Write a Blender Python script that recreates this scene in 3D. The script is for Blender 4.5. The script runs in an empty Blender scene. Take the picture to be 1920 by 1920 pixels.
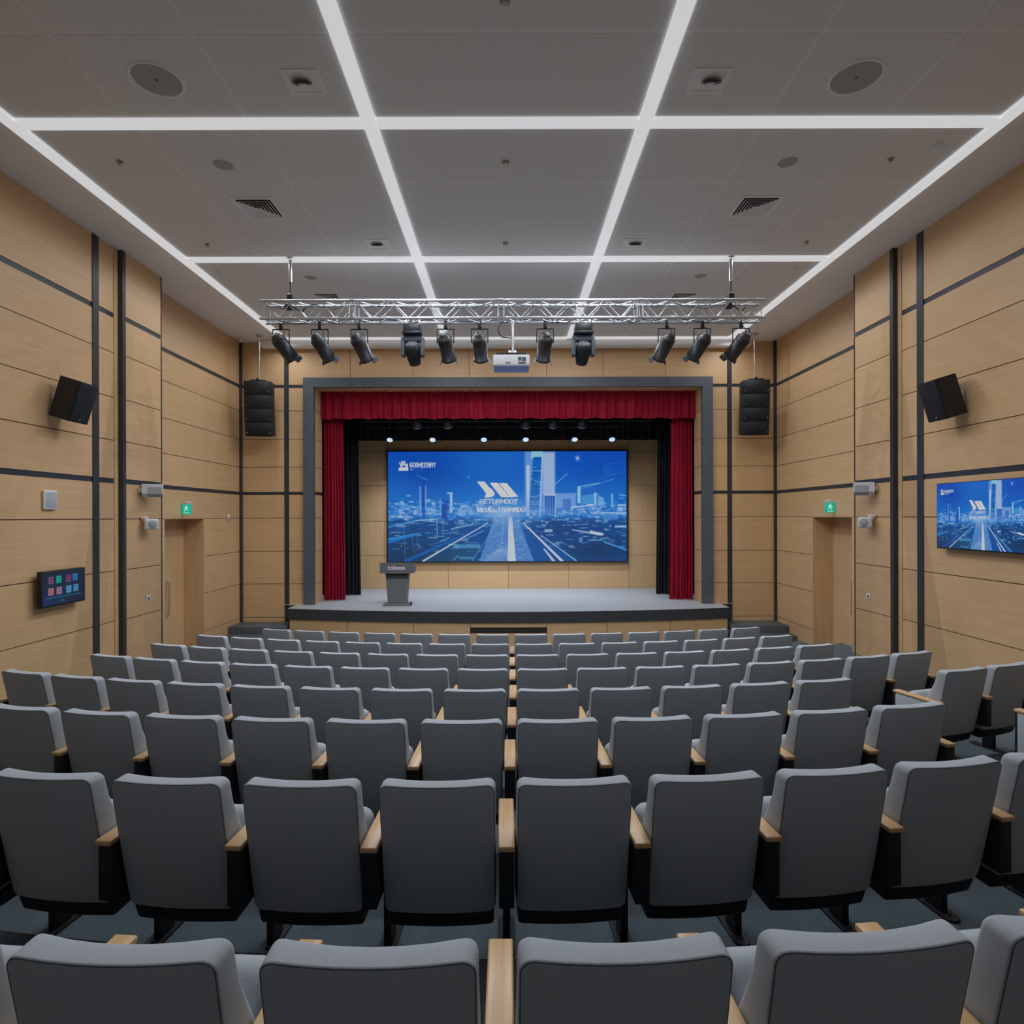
import bpy, bmesh, math, random
import numpy as np
from mathutils import Vector, Matrix

random.seed(7)
RNG = np.random.default_rng(7)
SC = bpy.context.scene
COL = SC.collection
CZ = 3.34            # camera height above the floor in front of the stage
ZC = CZ + 4.60       # ceiling
ZS = CZ - 2.31       # stage floor
R = math.radians

# ------------------------------------------------------------------ materials
def srgb(r, g, b):
    f = lambda c: (c / 255 / 12.92) if c / 255 <= 0.04045 else ((c / 255 + 0.055) / 1.055) ** 2.4
    return (f(r), f(g), f(b), 1.0)

def mat(name, color, rough=0.6, metal=0.0, spec=0.5, emit=None, estr=0.0):
    m = bpy.data.materials.new(name)
    m.use_nodes = True
    b = m.node_tree.nodes['Principled BSDF']
    b.inputs['Base Color'].default_value = (*color[:3], 1)
    b.inputs['Roughness'].default_value = rough
    b.inputs['Metallic'].default_value = metal
    b.inputs['Specular IOR Level'].default_value = spec
    if emit:
        b.inputs['Emission Color'].default_value = (*emit[:3], 1)
        b.inputs['Emission Strength'].default_value = estr
    return m

def noise_mat(name, c1, c2, scale, rough=0.6, stretch=(1, 1, 1), detail=4, spec=0.4, bump=0.0, metal=0.0, island=0.0, lo=0.35, hi=0.65):
    m = mat(name, c1, rough, metal, spec)
    nt = m.node_tree
    b = nt.nodes['Principled BSDF']
    tc = nt.nodes.new('ShaderNodeTexCoord')
    mp = nt.nodes.new('ShaderNodeMapping')
    mp.inputs['Scale'].default_value = stretch
    nz = nt.nodes.new('ShaderNodeTexNoise')
    nz.inputs['Scale'].default_value = scale
    nz.inputs['Detail'].default_value = detail
    rp = nt.nodes.new('ShaderNodeValToRGB')
    rp.color_ramp.elements[0].position = lo
    rp.color_ramp.elements[1].position = hi
    rp.color_ramp.elements[0].color = (*c1[:3], 1)
    rp.color_ramp.elements[1].color = (*c2[:3], 1)
    L = nt.links.new
    L(tc.outputs['Object'], mp.inputs['Vector'])
    L(mp.outputs['Vector'], nz.inputs['Vector'])
    L(nz.outputs['Fac'], rp.inputs['Fac'])
    out = rp.outputs['Color']
    if island > 0:
        g = nt.nodes.new('ShaderNodeNewGeometry')
        mr = nt.nodes.new('ShaderNodeMapRange')
        mr.inputs['To Min'].default_value = 1 - island
        mr.inputs['To Max'].default_value = 1 + island
        hs = nt.nodes.new('ShaderNodeHueSaturation')
        L(g.outputs['Random Per Island'], mr.inputs['Value'])
        L(mr.outputs['Result'], hs.inputs['Value'])
        L(out, hs.inputs['Color'])
        out = hs.outputs['Color']
    L(out, b.inputs['Base Color'])
    if bump > 0:
        bp = nt.nodes.new('ShaderNodeBump')
        bp.inputs['Strength'].default_value = bump
        bp.inputs['Distance'].default_value = 0.004
        L(nz.outputs['Fac'], bp.inputs['Height'])
        L(bp.outputs['Normal'], b.inputs['Normal'])
    return m

W1, W2 = (0.60, 0.376, 0.188), (0.69, 0.448, 0.238)
M = {}
M['wood_y'] = noise_mat('wood_veneer_along_hall', W1, W2, 1.0, 0.42, (24, 0.9, 30), 5, island=0.04, lo=0.25, hi=0.75)
M['wood_x'] = noise_mat('wood_veneer_across_hall', W1, W2, 1.0, 0.42, (0.9, 24, 30), 5, island=0.04, lo=0.25, hi=0.75)
M['wood_z'] = noise_mat('wood_veneer_upright', W1, W2, 1.0, 0.42, (30, 30, 0.9), 5, island=0.05)
M['wood_arm'] = noise_mat('beech_armrest', (0.62, 0.37, 0.165), (0.76, 0.48, 0.24), 1.0, 0.33, (60, 3, 30), 4)
M['dark_gap'] = mat('dark_joint', (0.03, 0.025, 0.02), 0.9)
M['trim'] = noise_mat('charcoal_trim', (0.034, 0.035, 0.039), (0.042, 0.043, 0.048), 6, 0.4, spec=0.45)
M['frame'] = noise_mat('slate_frame', (0.085, 0.10, 0.115), (0.10, 0.115, 0.13), 5, 0.5)
M['white_plain'] = noise_mat('white_ceiling_paint', (0.84, 0.83, 0.82), (0.86, 0.85, 0.84), 2, 0.85)
M['white_rim'] = noise_mat('white_fitting', (0.90, 0.88, 0.86), (0.92, 0.90, 0.88), 4, 0.6)
M['back_wall'] = noise_mat('grey_acoustic_panel', (0.58, 0.58, 0.585), (0.62, 0.62, 0.625), 8, 0.9)
M['carpet'] = noise_mat('slate_carpet', (0.085, 0.115, 0.135), (0.17, 0.215, 0.24), 160, 0.95, (1, 1, 1), 3, spec=0.1, bump=0.5)
M['stage_floor'] = noise_mat('grey_stage_vinyl', (0.40, 0.42, 0.445), (0.45, 0.47, 0.495), 30, 0.5, (0.15, 1, 1), 3)
M['fascia'] = noise_mat('dark_stage_edge', (0.045, 0.047, 0.052), (0.055, 0.057, 0.062), 10, 0.45)
M['fabric'] = noise_mat('grey_woven_fabric', (0.43, 0.465, 0.50), (0.50, 0.535, 0.57), 420, 0.9, (1, 1, 1), 2, spec=0.15, bump=0.25)
M['piping'] = mat('dark_piping', (0.12, 0.135, 0.145), 0.8, spec=0.2)
M['black_plastic'] = noise_mat('black_plastic', (0.017, 0.018, 0.020), (0.022, 0.023, 0.026), 40, 0.5, spec=0.35)
M['black_metal'] = noise_mat('black_metal', (0.018, 0.019, 0.022), (0.026, 0.027, 0.03), 30, 0.42, spec=0.5)
M['grille'] = noise_mat('black_grille_cloth', (0.010, 0.011, 0.013), (0.022, 0.023, 0.026), 300, 0.6, spec=0.3)
M['steel'] = mat('brushed_steel', (0.62, 0.63, 0.65), 0.28, 0.9)
M['alu'] = noise_mat('aluminium_tube', (0.50, 0.515, 0.53), (0.58, 0.595, 0.61), 20, 0.45, metal=0.4)
M['white_plastic'] = noise_mat('white_plastic', (0.70, 0.70, 0.70), (0.74, 0.74, 0.74), 20, 0.45)
M['grey_grille'] = noise_mat('grey_speaker_grille', (0.36, 0.38, 0.41), (0.44, 0.46, 0.49), 260, 0.6)
M['ceiling_grille'] = noise_mat('ceiling_speaker_grille', (0.38, 0.38, 0.375), (0.45, 0.45, 0.44), 300, 0.7)
M['red_velvet'] = noise_mat('crimson_velvet', (0.27, 0.006, 0.024), (0.37, 0.009, 0.034), 8, 0.75, (1, 1, 0.15), 3, spec=0.2)
M['black_velvet'] = noise_mat('black_velvet', (0.012, 0.014, 0.019), (0.020, 0.022, 0.028), 8, 0.85, (1, 1, 0.15), 3, spec=0.15)
M['black_box'] = mat('black_stage_lining', (0.012, 0.012, 0.014), 0.9)
M['lectern'] = noise_mat('grey_lectern_laminate', (0.13, 0.14, 0.15), (0.15, 0.16, 0.17), 20, 0.5)
M['white_letters'] = mat('white_lettering', (0.8, 0.8, 0.8), 0.6)
M['glass_lens'] = mat('dark_lens', (0.02, 0.025, 0.04), 0.06, spec=0.8)
M['vent_dark'] = mat('vent_shadow_gap', (0.03, 0.03, 0.032), 0.8)
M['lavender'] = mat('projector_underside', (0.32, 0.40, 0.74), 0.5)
M['brown_cap'] = mat('detector_cap', (0.42, 0.30, 0.20), 0.6)
M['strip'] = mat('led_diffuser', (0.6, 0.6, 0.6), 0.6, emit=(0.985, 1.0, 1.03), estr=0.50)
M['lamp_face'] = mat('stage_lamp_face', (0.2, 0.25, 0.4), 0.3, emit=(0.62, 0.80, 1.0), estr=0.85)
M['exit_green'] = mat('exit_green_panel', (0.0, 0.2, 0.15), 0.4, emit=srgb(8, 150, 122), estr=1.0)
M['exit_white'] = mat('exit_pictogram', (0.4, 0.5, 0.5), 0.4, emit=srgb(150, 205, 190), estr=1.0)
M['tan_bracket'] = mat('pale_bracket', (0.5, 0.47, 0.42), 0.5)

# perforated ceiling tile: fine grid of small dark holes
def perforated():
    m = mat('perforated_ceiling_tile', (0.66, 0.64, 0.62), 0.85, spec=0.2)
    nt = m.node_tree
    b = nt.nodes['Principled BSDF']
    L = nt.links.new
    tc = nt.nodes.new('ShaderNodeTexCoord')
    sp = nt.nodes.new('ShaderNodeSeparateXYZ')
    L(tc.outputs['Object'], sp.inputs['Vector'])
    sq = []
    for ax in 'XY':
        a = nt.nodes.new('ShaderNodeMath'); a.operation = 'MULTIPLY'; a.inputs[1].default_value = 1 / 0.034
        f = nt.nodes.new('ShaderNodeMath'); f.operation = 'FRACT'
        s = nt.nodes.new('ShaderNodeMath'); s.operation = 'SUBTRACT'; s.inputs[1].default_value = 0.5
        p = nt.nodes.new('ShaderNodeMath'); p.operation = 'POWER'; p.inputs[1].default_value = 2
        ab = nt.nodes.new('ShaderNodeMath'); ab.operation = 'ABSOLUTE'
        L(sp.outputs[ax], a.inputs[0]); L(a.outputs[0], f.inputs[0]); L(f.outputs[0], s.inputs[0]); L(s.outputs[0], ab.inputs[0]); L(ab.outputs[0], p.inputs[0])
        sq.append(p)
    add = nt.nodes.new('ShaderNodeMath'); add.operation = 'ADD'
    L(sq[0].outputs[0], add.inputs[0]); L(sq[1].outputs[0], add.inputs[1])
    lt = nt.nodes.new('ShaderNodeMath'); lt.operation = 'LESS_THAN'; lt.inputs[1].default_value = 0.28 ** 2
    L(add.outputs[0], lt.inputs[0])
    mx = nt.nodes.new('ShaderNodeMix'); mx.data_type = 'RGBA'
    mx.inputs[6].default_value = (0.82, 0.81, 0.80, 1)
    mx.inputs[7].default_value = (0.72, 0.71, 0.70, 1)
    L(lt.outputs[0], mx.inputs[0])
    L(mx.outputs[2], b.inputs['Base Color'])
    return m
M['perf'] = perforated()

def screen_mat():
    m = bpy.data.materials.new('lit_screen_picture')
    m.use_nodes = True
    nt = m.node_tree
    b = nt.nodes['Principled BSDF']
    b.inputs['Base Color'].default_value = (0.01, 0.01, 0.012, 1)
    b.inputs['Roughness'].default_value = 0.6
    b.inputs['Specular IOR Level'].default_value = 0.12
    at = nt.nodes.new('ShaderNodeAttribute'); at.attribute_name = 'picture'
    nt.links.new(at.outputs['Color'], b.inputs['Emission Color'])
    b.inputs['Emission Strength'].default_value = 1.0
    return m
M['screen'] = screen_mat()

# ------------------------------------------------------------------ mesh helpers
class MB:
    """Collects shapes, links them as one mesh object."""
    def __init__(self):
        self.v, self.f, self.mi, self.sm = [], [], [], []
    def add(self, vs, fs, mi=0, smooth=False, tf=None):
        o = len(self.v)
        for p in vs:
            self.v.append(tuple(tf @ Vector(p)) if tf is not None else tuple(p))
        for f in fs:
            self.f.append(tuple(i + o for i in f)); self.mi.append(mi); self.sm.append(smooth)
        return self
    def box(self, x0, x1, y0, y1, z0, z1, mi=0, tf=None):
        vs = [(x0, y0, z0), (x1, y0, z0), (x1, y1, z0), (x0, y1, z0), (x0, y0, z1), (x1, y0, z1), (x1, y1, z1), (x0, y1, z1)]
        fs = [(0, 3, 2, 1), (4, 5, 6, 7), (0, 1, 5, 4), (1, 2, 6, 5), (2, 3, 7, 6), (3, 0, 4, 7)]
        return self.add(vs, fs, mi, False, tf)
    def rbox(self, x0, x1, y0, y1, z0, z1, r=0.01, seg=2, mi=0, tf=None, smooth=True):
        bm = bmesh.new()
        bmesh.ops.create_cube(bm, size=1)
        for v in bm.verts:
            v.co = Vector((x0 + (v.co.x + .5) * (x1 - x0), y0 + (v.co.y + .5) * (y1 - y0), z0 + (v.co.z + .5) * (z1 - z0)))
        bmesh.ops.bevel(bm, geom=bm.edges[:], offset=r, segments=seg, affect='EDGES', profile=0.5)
        bm.verts.index_update()
        self.add([v.co for v in bm.verts], [[v.index for v in f.verts] for f in bm.faces], mi, smooth, tf)
        bm.free()
        return self
    def tube(self, p0, p1, r0, r1=None, n=10, mi=0, caps=True, smooth=True, tf=None):
        p0, p1 = Vector(p0), Vector(p1)
        r1 = r0 if r1 is None else r1
        d = (p1 - p0).normalized()
        a = d.orthogonal().normalized(); b = d.cross(a)
        vs, fs = [], []
        for p, r in ((p0, r0), (p1, r1)):
            for i in range(n):
                t = 2 * math.pi * i / n
                vs.append(p + a * (r * math.cos(t)) + b * (r * math.sin(t)))
        for i in range(n):
            j = (i + 1) % n
            fs.append((i, j, n + j, n + i))
        self.add(vs, fs, mi, smooth, tf)
        if caps:
            self.add(vs[:n], [tuple(range(n - 1, -1, -1))], mi, False, tf)
            self.add(vs[n:], [tuple(range(n))], mi, False, tf)
        return self
    def path(self, pts, r, n=8, mi=0, tf=None):
        for a, b in zip(pts, pts[1:]):
            self.tube(a, b, r, n=n, mi=mi, tf=tf)
        return self
    def lathe(self, prof, n=24, mi=0, tf=None, smooth=True):
        vs, fs = [], []
        for (r, z) in prof:
            for i in range(n):
                t = 2 * math.pi * i / n
                vs.append((r * math.cos(t), r * math.sin(t), z))
        for k in range(len(prof) - 1):
            for i in range(n):
                j = (i + 1) % n
                fs.append((k * n + i, k * n + j, (k + 1) * n + j, (k + 1) * n + i))
        return self.add(vs, fs, mi, smooth, tf)
    def prism(self, poly, axis, a0, a1, mi=0, tf=None):
        """poly: 2-D outline; axis: which axis it is pushed along."""
        def P(u, v, w):
            return {'x': (w, u, v), 'y': (u, w, v), 'z': (u, v, w)}[axis]
        n = len(poly)
        vs = [P(u, v, a0) for u, v in poly] + [P(u, v, a1) for u, v in poly]
        fs = [tuple(range(n)), tuple(range(2 * n - 1, n - 1, -1))]
        fs += [(i, n + i, n + (i + 1) % n, (i + 1) % n) for i in range(n)]
        return self.add(vs, fs, mi, False, tf)
    def build(self, name, mats, parent=None, normals=True):
        me = bpy.data.meshes.new(name)
        me.from_pydata(self.v, [], self.f)
        mats = mats if isinstance(mats, (list, tuple)) else [mats]
        for m in mats:
            me.materials.append(m)
        me.polygons.foreach_set('material_index', self.mi)
        me.polygons.foreach_set('use_smooth', self.sm)
        if normals:
            bm = bmesh.new(); bm.from_mesh(me)
            bmesh.ops.recalc_face_normals(bm, faces=bm.faces)
            bm.to_mesh(me); bm.free()
        me.update()
        o = bpy.data.objects.new(name, me)
        COL.objects.link(o)
        if parent is not None:
            o.parent = parent
        return o

def tag(o, label=None, cat=None, group=None, kind=None):
    if label: o['label'] = label
    if cat: o['category'] = cat
    if group: o['group'] = group
    if kind: o['kind'] = kind
    return o

def thing(name, label, cat, loc=(0, 0, 0), rz=0.0, group=None):
    o = bpy.data.objects.new(name, None)
    COL.objects.link(o)
    o.empty_display_size = 0.1
    o.location = loc
    o.rotation_euler = (0, 0, rz)
    return tag(o, label, cat, group)

def struct(name, mb, mats, label=None):
    o = mb.build(name, mats)
    o['kind'] = 'structure'
    if label: o['label'] = label
    return o

def kids(o):
    return [c for c in bpy.data.objects if c.parent == o]

def copy_tree(src, children, loc, rz, label, group=None, keep=None):
    r = src.copy(); COL.objects.link(r)
    r.location = loc; r.rotation_euler = (0, 0, rz)
    r['label'] = label
    if group: r['group'] = group
    for ch, gch in children:
        if keep and not keep(ch): continue
        c = ch.copy(); COL.objects.link(c); c.parent = r
        for g in gch:
            d = g.copy(); COL.objects.link(d); d.parent = c
    return r

def tree(o):
    return [(c, kids(c)) for c in kids(o)]

def text_mesh(mb, body, size, tf, mi=0, depth=0.002):
    cu = bpy.data.curves.new('lettering', 'FONT')
    cu.body = body; cu.size = size; cu.extrude = depth; cu.offset = size * 0.02; cu.align_x = 'CENTER'; cu.align_y = 'CENTER'
    ob = bpy.data.objects.new('lettering', cu); COL.objects.link(ob)
    dg = bpy.context.evaluated_depsgraph_get()
    me = bpy.data.meshes.new_from_object(ob.evaluated_get(dg))
    mb.add([v.co for v in me.vertices], [list(p.vertices) for p in me.polygons], mi, False, tf)
    bpy.data.objects.remove(ob); bpy.data.curves.remove(cu); bpy.data.meshes.remove(me)
    return mb
# ------------------------------------------------------------------ room shell
XN, XP, XD = 6.72, 6.64, 7.06        # near wall face, pier face, door wall face
YF = 15.9                            # front wall
THIN = [2.80, 2.04, 1.31, -0.03, -0.91, -1.77, -2.65]
THICK = [3.44, 0.62]
BREAKS = sorted([(CZ + h, 0.013) for h in THIN] + [(CZ + h, 0.085) for h in THICK])
ZB, ZT = -0.3, ZC

def zsegs(lo, hi):
    out, a = [], lo
    for z, g in BREAKS:
        if z - g / 2 > a and z + g / 2 < hi:
            out.append((a, z - g / 2)); a = z + g / 2
    out.append((a, hi))
    return out

def side_panels(mb, s, X, y0, y1, lo=ZB, hi=ZT, mi=0, back=True):
    """panel boards on a side wall; s=-1 left, +1 right; boards face the hall"""
    for a, b in zsegs(lo, hi):
        xs = sorted((s * X, s * (X + 0.03)))
        mb.box(xs[0], xs[1], y0, y1, a, b, mi)
    if back:
        xs = sorted((s * (X + 0.018), s * (X + 0.12)))
        mb.box(xs[0], xs[1], y0, y1, lo, hi, 1)

trim_no = 0
def next_trim():
    global trim_no
    trim_no += 1
    return 'trim_%d' % trim_no

for s, side in ((-1, 'left'), (1, 'right')):
    def bx(mb, xa, xb, y0, y1, z0, z1, mi=0):
        xs = sorted((s * xa, s * xb)); mb.box(xs[0], xs[1], y0, y1, z0, z1, mi)
    w = MB()
    side_panels(w, s, XN, -3.5, 2.993)
    side_panels(w, s, XN, 3.007, 9.74)
    side_panels(w, s, XN, 9.89, 10.27)
    bx(w, XN - 0.012, XN + 0.12, 10.275, 10.37, ZB, ZT, 0)
    side_panels(w, s, XP, 10.46, 11.54)
    bx(w, XP + 0.03, XD + 0.1, 10.46, 11.528, ZB, ZT, 1)
    bx(w, XP, XD, 11.528, 11.54, ZB, ZT, 0)
    # door wall, with the opening between y 12.35 and 14.0
    DZ = CZ - 0.04
    side_panels(w, s, XD, 11.55, 12.35)
    side_panels(w, s, XD, 14.0, YF)
    for a, b in zsegs(DZ, ZT):
        bx(w, XD, XD + 0.03, 12.35, 14.0, a, b, 0)
    bx(w, XD + 0.018, XD + 0.12, 12.35, 14.0, DZ + 0.005, ZT, 1)
    struct('wall_' + side, w, [M['wood_y'], M['dark_gap']])
    # deep wooden door reveal
    rv = MB()
    bx(rv, XD + 0.0, XD + 0.56, 13.97, 13.999, ZB, DZ, 0)
    bx(rv, XD + 0.0, XD + 0.56, 12.351, 12.38, ZB, DZ, 0)
    bx(rv, XD + 0.0, XD + 0.56, 12.351, 13.999, DZ - 0.002, DZ + 0.02, 0)
    struct(next_trim(), rv, [M['wood_z']])
    d = MB()
    bx(d, XD + 0.47, XD + 0.53, 12.38, 13.165, 0.1, DZ - 0.004)
    bx(d, XD + 0.47, XD + 0.53, 13.171, 13.97, 0.1, DZ - 0.004)
    door = struct('door_1' if s < 0 else 'door_2', d, [M['wood_z']])
    h = MB()
    xh = XD + 0.40
    za, zb = CZ - 1.42, CZ - 2.16
    yh = 13.25 if s < 0 else 13.10
    h.path([(s * (XD + 0.47), yh, za), (s * (xh + 0.02), yh, za), (s * xh, yh, za - 0.02), (s * xh, yh, zb + 0.02), (s * (xh + 0.02), yh, zb), (s * (XD + 0.47), yh, zb)], 0.016, n=10)
    ho = h.build('door_handle', M['steel'], door)
    ho['label'] = 'tubular steel pull handle'
    # charcoal bands and uprights of the panelling
    t = MB()
    for hh in THICK:
        z0, z1 = CZ + hh - 0.0425, CZ + hh + 0.0425
        bx(t, XN + 0.008, XN + 0.03, -3.5, 9.74, z0, z1)
        bx(t, XN + 0.008, XN + 0.03, 9.89, 10.27, z0, z1)
        bx(t, XP + 0.008, XP + 0.03, 10.46, 11.528, z0, z1)
        bx(t, XD + 0.008, XD + 0.03, 11.55, YF, z0, z1)
    struct(next_trim(), t, [M['trim']])
    t = MB(); bx(t, XN - 0.012, XN + 0.12, 9.74, 9.89, ZB, ZT); struct(next_trim(), t, [M['trim']])
    t = MB(); bx(t, XP - 0.012, XN + 0.12, 10.371, 10.459, ZB, ZT); struct(next_trim(), t, [M['trim']])
    t = MB(); bx(t, XP - 0.004, XP + 0.02, 11.541, 11.56, ZB, ZT); struct(next_trim(), t, [M['trim']])
    t = MB(); bx(t, XD - 0.06, XD + 0.02, YF - 0.075, YF - 0.001, ZB, ZT); struct(next_trim(), t, [M['trim']])
# front wall ---------------------------------------------------------------
OX, OZ = 5.10, CZ + 3.40             # stage opening
w = MB()
def front_panels(x0, x1, lo, hi):
    for a, b in zsegs(lo, hi):
        w.box(x0, x1, YF, YF + 0.03, a, b, 0)
    w.box(x0, x1, YF + 0.018, YF + 0.1, lo, hi, 1)
for s in (-1, 1):
    def fp(xa, xb, lo=ZB, hi=ZT):
        a, b = sorted((s * xa, s * xb)); front_panels(a, b, lo, hi)
    fp(5.90, XD + 0.1)
    fp(5.36, 5.78)
    prev = 5.36
    for xs in (4.16, 2.51, 1.02):
        a, b = sorted((s * (xs + 0.006), s * (prev - 0.006 if prev < 5.3 else prev)))
        w.box(a, b, YF, YF + 0.03, OZ + 0.2, ZT, 0)
        prev = xs
w.box(-1.014, 1.014, YF, YF + 0.03, OZ + 0.2, ZT, 0)
w.box(-5.36, 5.36, YF + 0.018, YF + 0.1, OZ + 0.05, ZT, 1)
struct('wall_front', w, [M['wood_x'], M['dark_gap']])
t = MB()
for s in (-1, 1):
    for hh in THICK:
        z0, z1 = CZ + hh - 0.0425, CZ + hh + 0.0425
        for xa, xb in ((5.90, XD - 0.06), (5.37, 5.78)):
            a, b = sorted((s * xa, s * xb))
            t.box(a, b, YF + 0.008, YF + 0.03, z0, z1)
struct(next_trim(), t, [M['trim']])
for s in (-1, 1):
    t = MB(); a, b = sorted((s * 5.78, s * 5.90)); t.box(a, b, YF - 0.012, YF + 0.05, ZB, ZT); struct(next_trim(), t, [M['trim']])
# wooden reveal of the stage opening
t = MB()
for s in (-1, 1):
    for a, b in zsegs(ZS, OZ):
        xa, xb = sorted((s * OX, s * (OX + 0.03)))
        t.box(xa, xb, YF, YF + 0.62, a, b, 0)
    xa, xb = sorted((s * (OX + 0.02), s * (OX + 0.06)))
    t.box(xa, xb, YF, YF + 0.62, ZS, OZ, 1)
xs = [-5.1, -4.16, -2.51, -1.02, 1.02, 2.51, 4.16, 5.1]
for a, b in zip(xs, xs[1:]):
    t.box(a + 0.005, b - 0.005, YF, YF + 0.62, OZ, OZ + 0.03, 0)
t.box(-5.1, 5.1, YF, YF + 0.62, OZ + 0.02, OZ + 0.06, 1)
struct(next_trim(), t, [M['wood_x'], M['dark_gap']])
# slate frame round the opening
t = MB()
for s in (-1, 1):
    a, b = sorted((s * 5.10, s * 5.38)); t.box(a, b, YF - 0.09, YF + 0.02, ZS, OZ + 0.255)
t.box(-5.10, 5.10, YF - 0.09, YF + 0.02, OZ, OZ + 0.255)
for x in (-4.16, 4.16): t.box(x - 0.003, x + 0.003, YF - 0.0905, YF - 0.08, OZ, OZ + 0.255, 1)
fr = struct(next_trim(), t, [M['frame'], M['dark_gap']], 'slate grey frame around the stage opening')

# stage box ----------------------------------------------------------------
YB = 19.3
w = MB()
def bp(x0, x1, z0, z1, mi=0): w.box(x0 + .005, x1 - .005, YB, YB + 0.03, z0 + .005, z1 - .005, mi)
zz = [ZS, CZ - 1.25, CZ - 0.154, CZ + 0.99, CZ + 2.07, CZ + 4.0]
for s in (-1, 1):
    for a, b in zip(zz, zz[1:]):
        for xa, xb in ((3.86, 4.86), (4.86, 5.86)):
            p, q = sorted((s * xa, s * xb)); bp(p, q, a, b, 2)
for x0, x1 in ((-3.86, -1.93), (-1.93, 0), (0, 1.93), (1.93, 3.86)):
    bp(x0, x1, ZS, CZ - 1.45, 0); bp(x0, x1, CZ - 1.45, CZ + 2.07, 0); bp(x0, x1, CZ + 2.07, CZ + 4.0, 0)
w.box(-5.9, 5.9, YB + 0.02, YB + 0.1, ZS, CZ + 4.2, 1)
struct('wall_stage_back', w, [M['wood_x'], M['dark_gap'], M['wood_z']])
w = MB()
for s in (-1, 1):
    a, b = sorted((s * 5.9, s * 6.0)); w.box(a, b, YF + 0.1, YB + 0.1, ZS, CZ + 4.2)
w.box(-6, 6, YF + 0.1, YB + 0.1, CZ + 4.1, CZ + 4.2)
for s in (-1, 1):
    a, b = sorted((s * 5.14, s * 5.9)); w.box(a, b, YF + 0.105, YF + 0.14, ZS, CZ + 4.2)
w.box(-5.9, 5.9, YF + 0.105, YF + 0.14, OZ + 0.07, CZ + 4.2)
struct('wall_stage_lining', w, [M['black_box']])

# stage platform: bowed front --------------------------------------------------
SX = 5.56
def bow(x): return 14.60 + 0.60 * (x / SX) ** 2
xs = [SX * (-1 + 2 * i / 48) for i in range(49)]
def slab(mb, inset, z0, z1, mi, back):
    out = [(x, bow(x) + inset) for x in xs]
    poly = out + [(SX, back), (-SX, back)]
    mb.prism(poly, 'z', z0, z1, mi)
st = MB()
slab(st, 0.0, ZS - 0.012, ZS, 0, YB)
st.box(-5.9, 5.9, YF - 0.05, YB, ZS - 0.012, ZS - 0.001, 0)
floor_stage = struct('floor_stage', st, [M['stage_floor']])
t = MB()
slab(t, 0.006, ZS - 0.275, ZS - 0.013, 0, YF)
struct(next_trim(), t, [M['fascia']], 'dark edge band of the stage')
t = MB()
seams = [-SX, -4.0, -2.33, -0.93, 0.93, 2.41, 4.0, SX]
def curved_panel(mb, x0, x1, z0, z1, inset, mi):
    n = max(2, int((x1 - x0) / 0.12))
    a = [(x0 + (x1 - x0) * i / n) for i in range(n + 1)]
    vs, fs = [], []
    for z in (z0, z1):
        for x in a:
            vs.append((x, bow(x) + inset, z))
    for i in range(n):
        fs.append((i, i + 1, n + 1 + i + 1, n + 1 + i))
    mb.add(vs, fs, mi, True)
for a, b in zip(seams, seams[1:]):
    if a == -0.93:
        curved_panel(t, a + .006, b - .006, -0.05, 0.50, 0.03, 0)
        curved_panel(t, a + .006, b - .006, 0.64, ZS - 0.27, 0.03, 0)
    else:
        curved_panel(t, a + .006, b - .006, -0.05, ZS - 0.27, 0.03, 0)
curved_panel(t, -SX, SX, -0.05, ZS - 0.27, 0.045, 1)
for s in (-1, 1):
    a, b = sorted((s * (SX - 0.03), s * SX)); t.box(a, b, bow(SX) + 0.02, YF, -0.05, ZS - 0.27, 1)
struct('wall_stage_front', t, [M['wood_x'], M['dark_gap']])

# side steps beside the stage
for s, lab in ((-1, 'grey carpeted steps between the stage and the wall with the touch panel'), (1, 'grey carpeted steps between the stage and the wall with the television')):
    e = thing('stage_steps', lab, 'steps', (s * 6.32, 15.5, 0.1), 0, 'steps beside the stage')
    for k, (y0, y1, z1) in enumerate(((-0.36, 0.38, 0.48), (-0.78, -0.36, 0.30), (-1.18, -0.78, 0.14))):
        m = MB(); m.rbox(-0.72, 0.72, y0, y1, 0.0, z1, 0.012, 2)
        m.build('step', M['frame'], e)

# floor: terraces under the curved seat rows -----------------------------------
RR = 15.0
ROW_D = [1.358, 2.556, 3.637, 4.759, 5.852, 6.957, 8.069, 9.175]
ROW_X = [-0.026, -0.011, 0.007, 0.023, 0.040, 0.043, 0.047, 0.050]
ROW_T = [0.020, 0.026, 0.0185, 0.0107, 0.004, 0.005, 0.005, 0.005]
ROW_Z = [CZ - 0.95 - h for h in (1.002, 1.140, 1.245, 1.380, 1.494, 1.611, 1.720, 1.808)]
def arc_y(d, x): return d + RR - math.sqrt(RR * RR - x * x)
fl = MB()
XF = 7.75
xs = [-XF + 2 * XF * i / 48 for i in range(49)]
bounds = [d + 0.10 for d in ROW_D[1:]] + [10.4, 11.6, 12.8]
levels = ROW_Z + [0.46, 0.32, 0.18]
for r in range(11):
    z = levels[r]
    lo = (lambda x: -3.6) if r == 0 else (lambda x, d=bounds[r - 1]: arc_y(d, x))
    hi = (lambda x, d=bounds[r]: arc_y(d, x)) if r < 10 else (lambda x: 16.2)
    vs, fs = [], []
    n = len(xs)
    for x in xs: vs.append((x, lo(x), z))
    for x in xs: vs.append((x, hi(x), z))
    for i in range(n - 1): fs.append((i, i + 1, n + i + 1, n + i))
    fl.add(vs, fs, 0)
    if r < 10:
        zb = levels[r + 1]
        vs = [(x, hi(x), z) for x in xs] + [(x, hi(x), zb) for x in xs]
        fl.add(vs, [(i, i + 1, n + i + 1, n + i) for i in range(n - 1)], 0)
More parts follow.
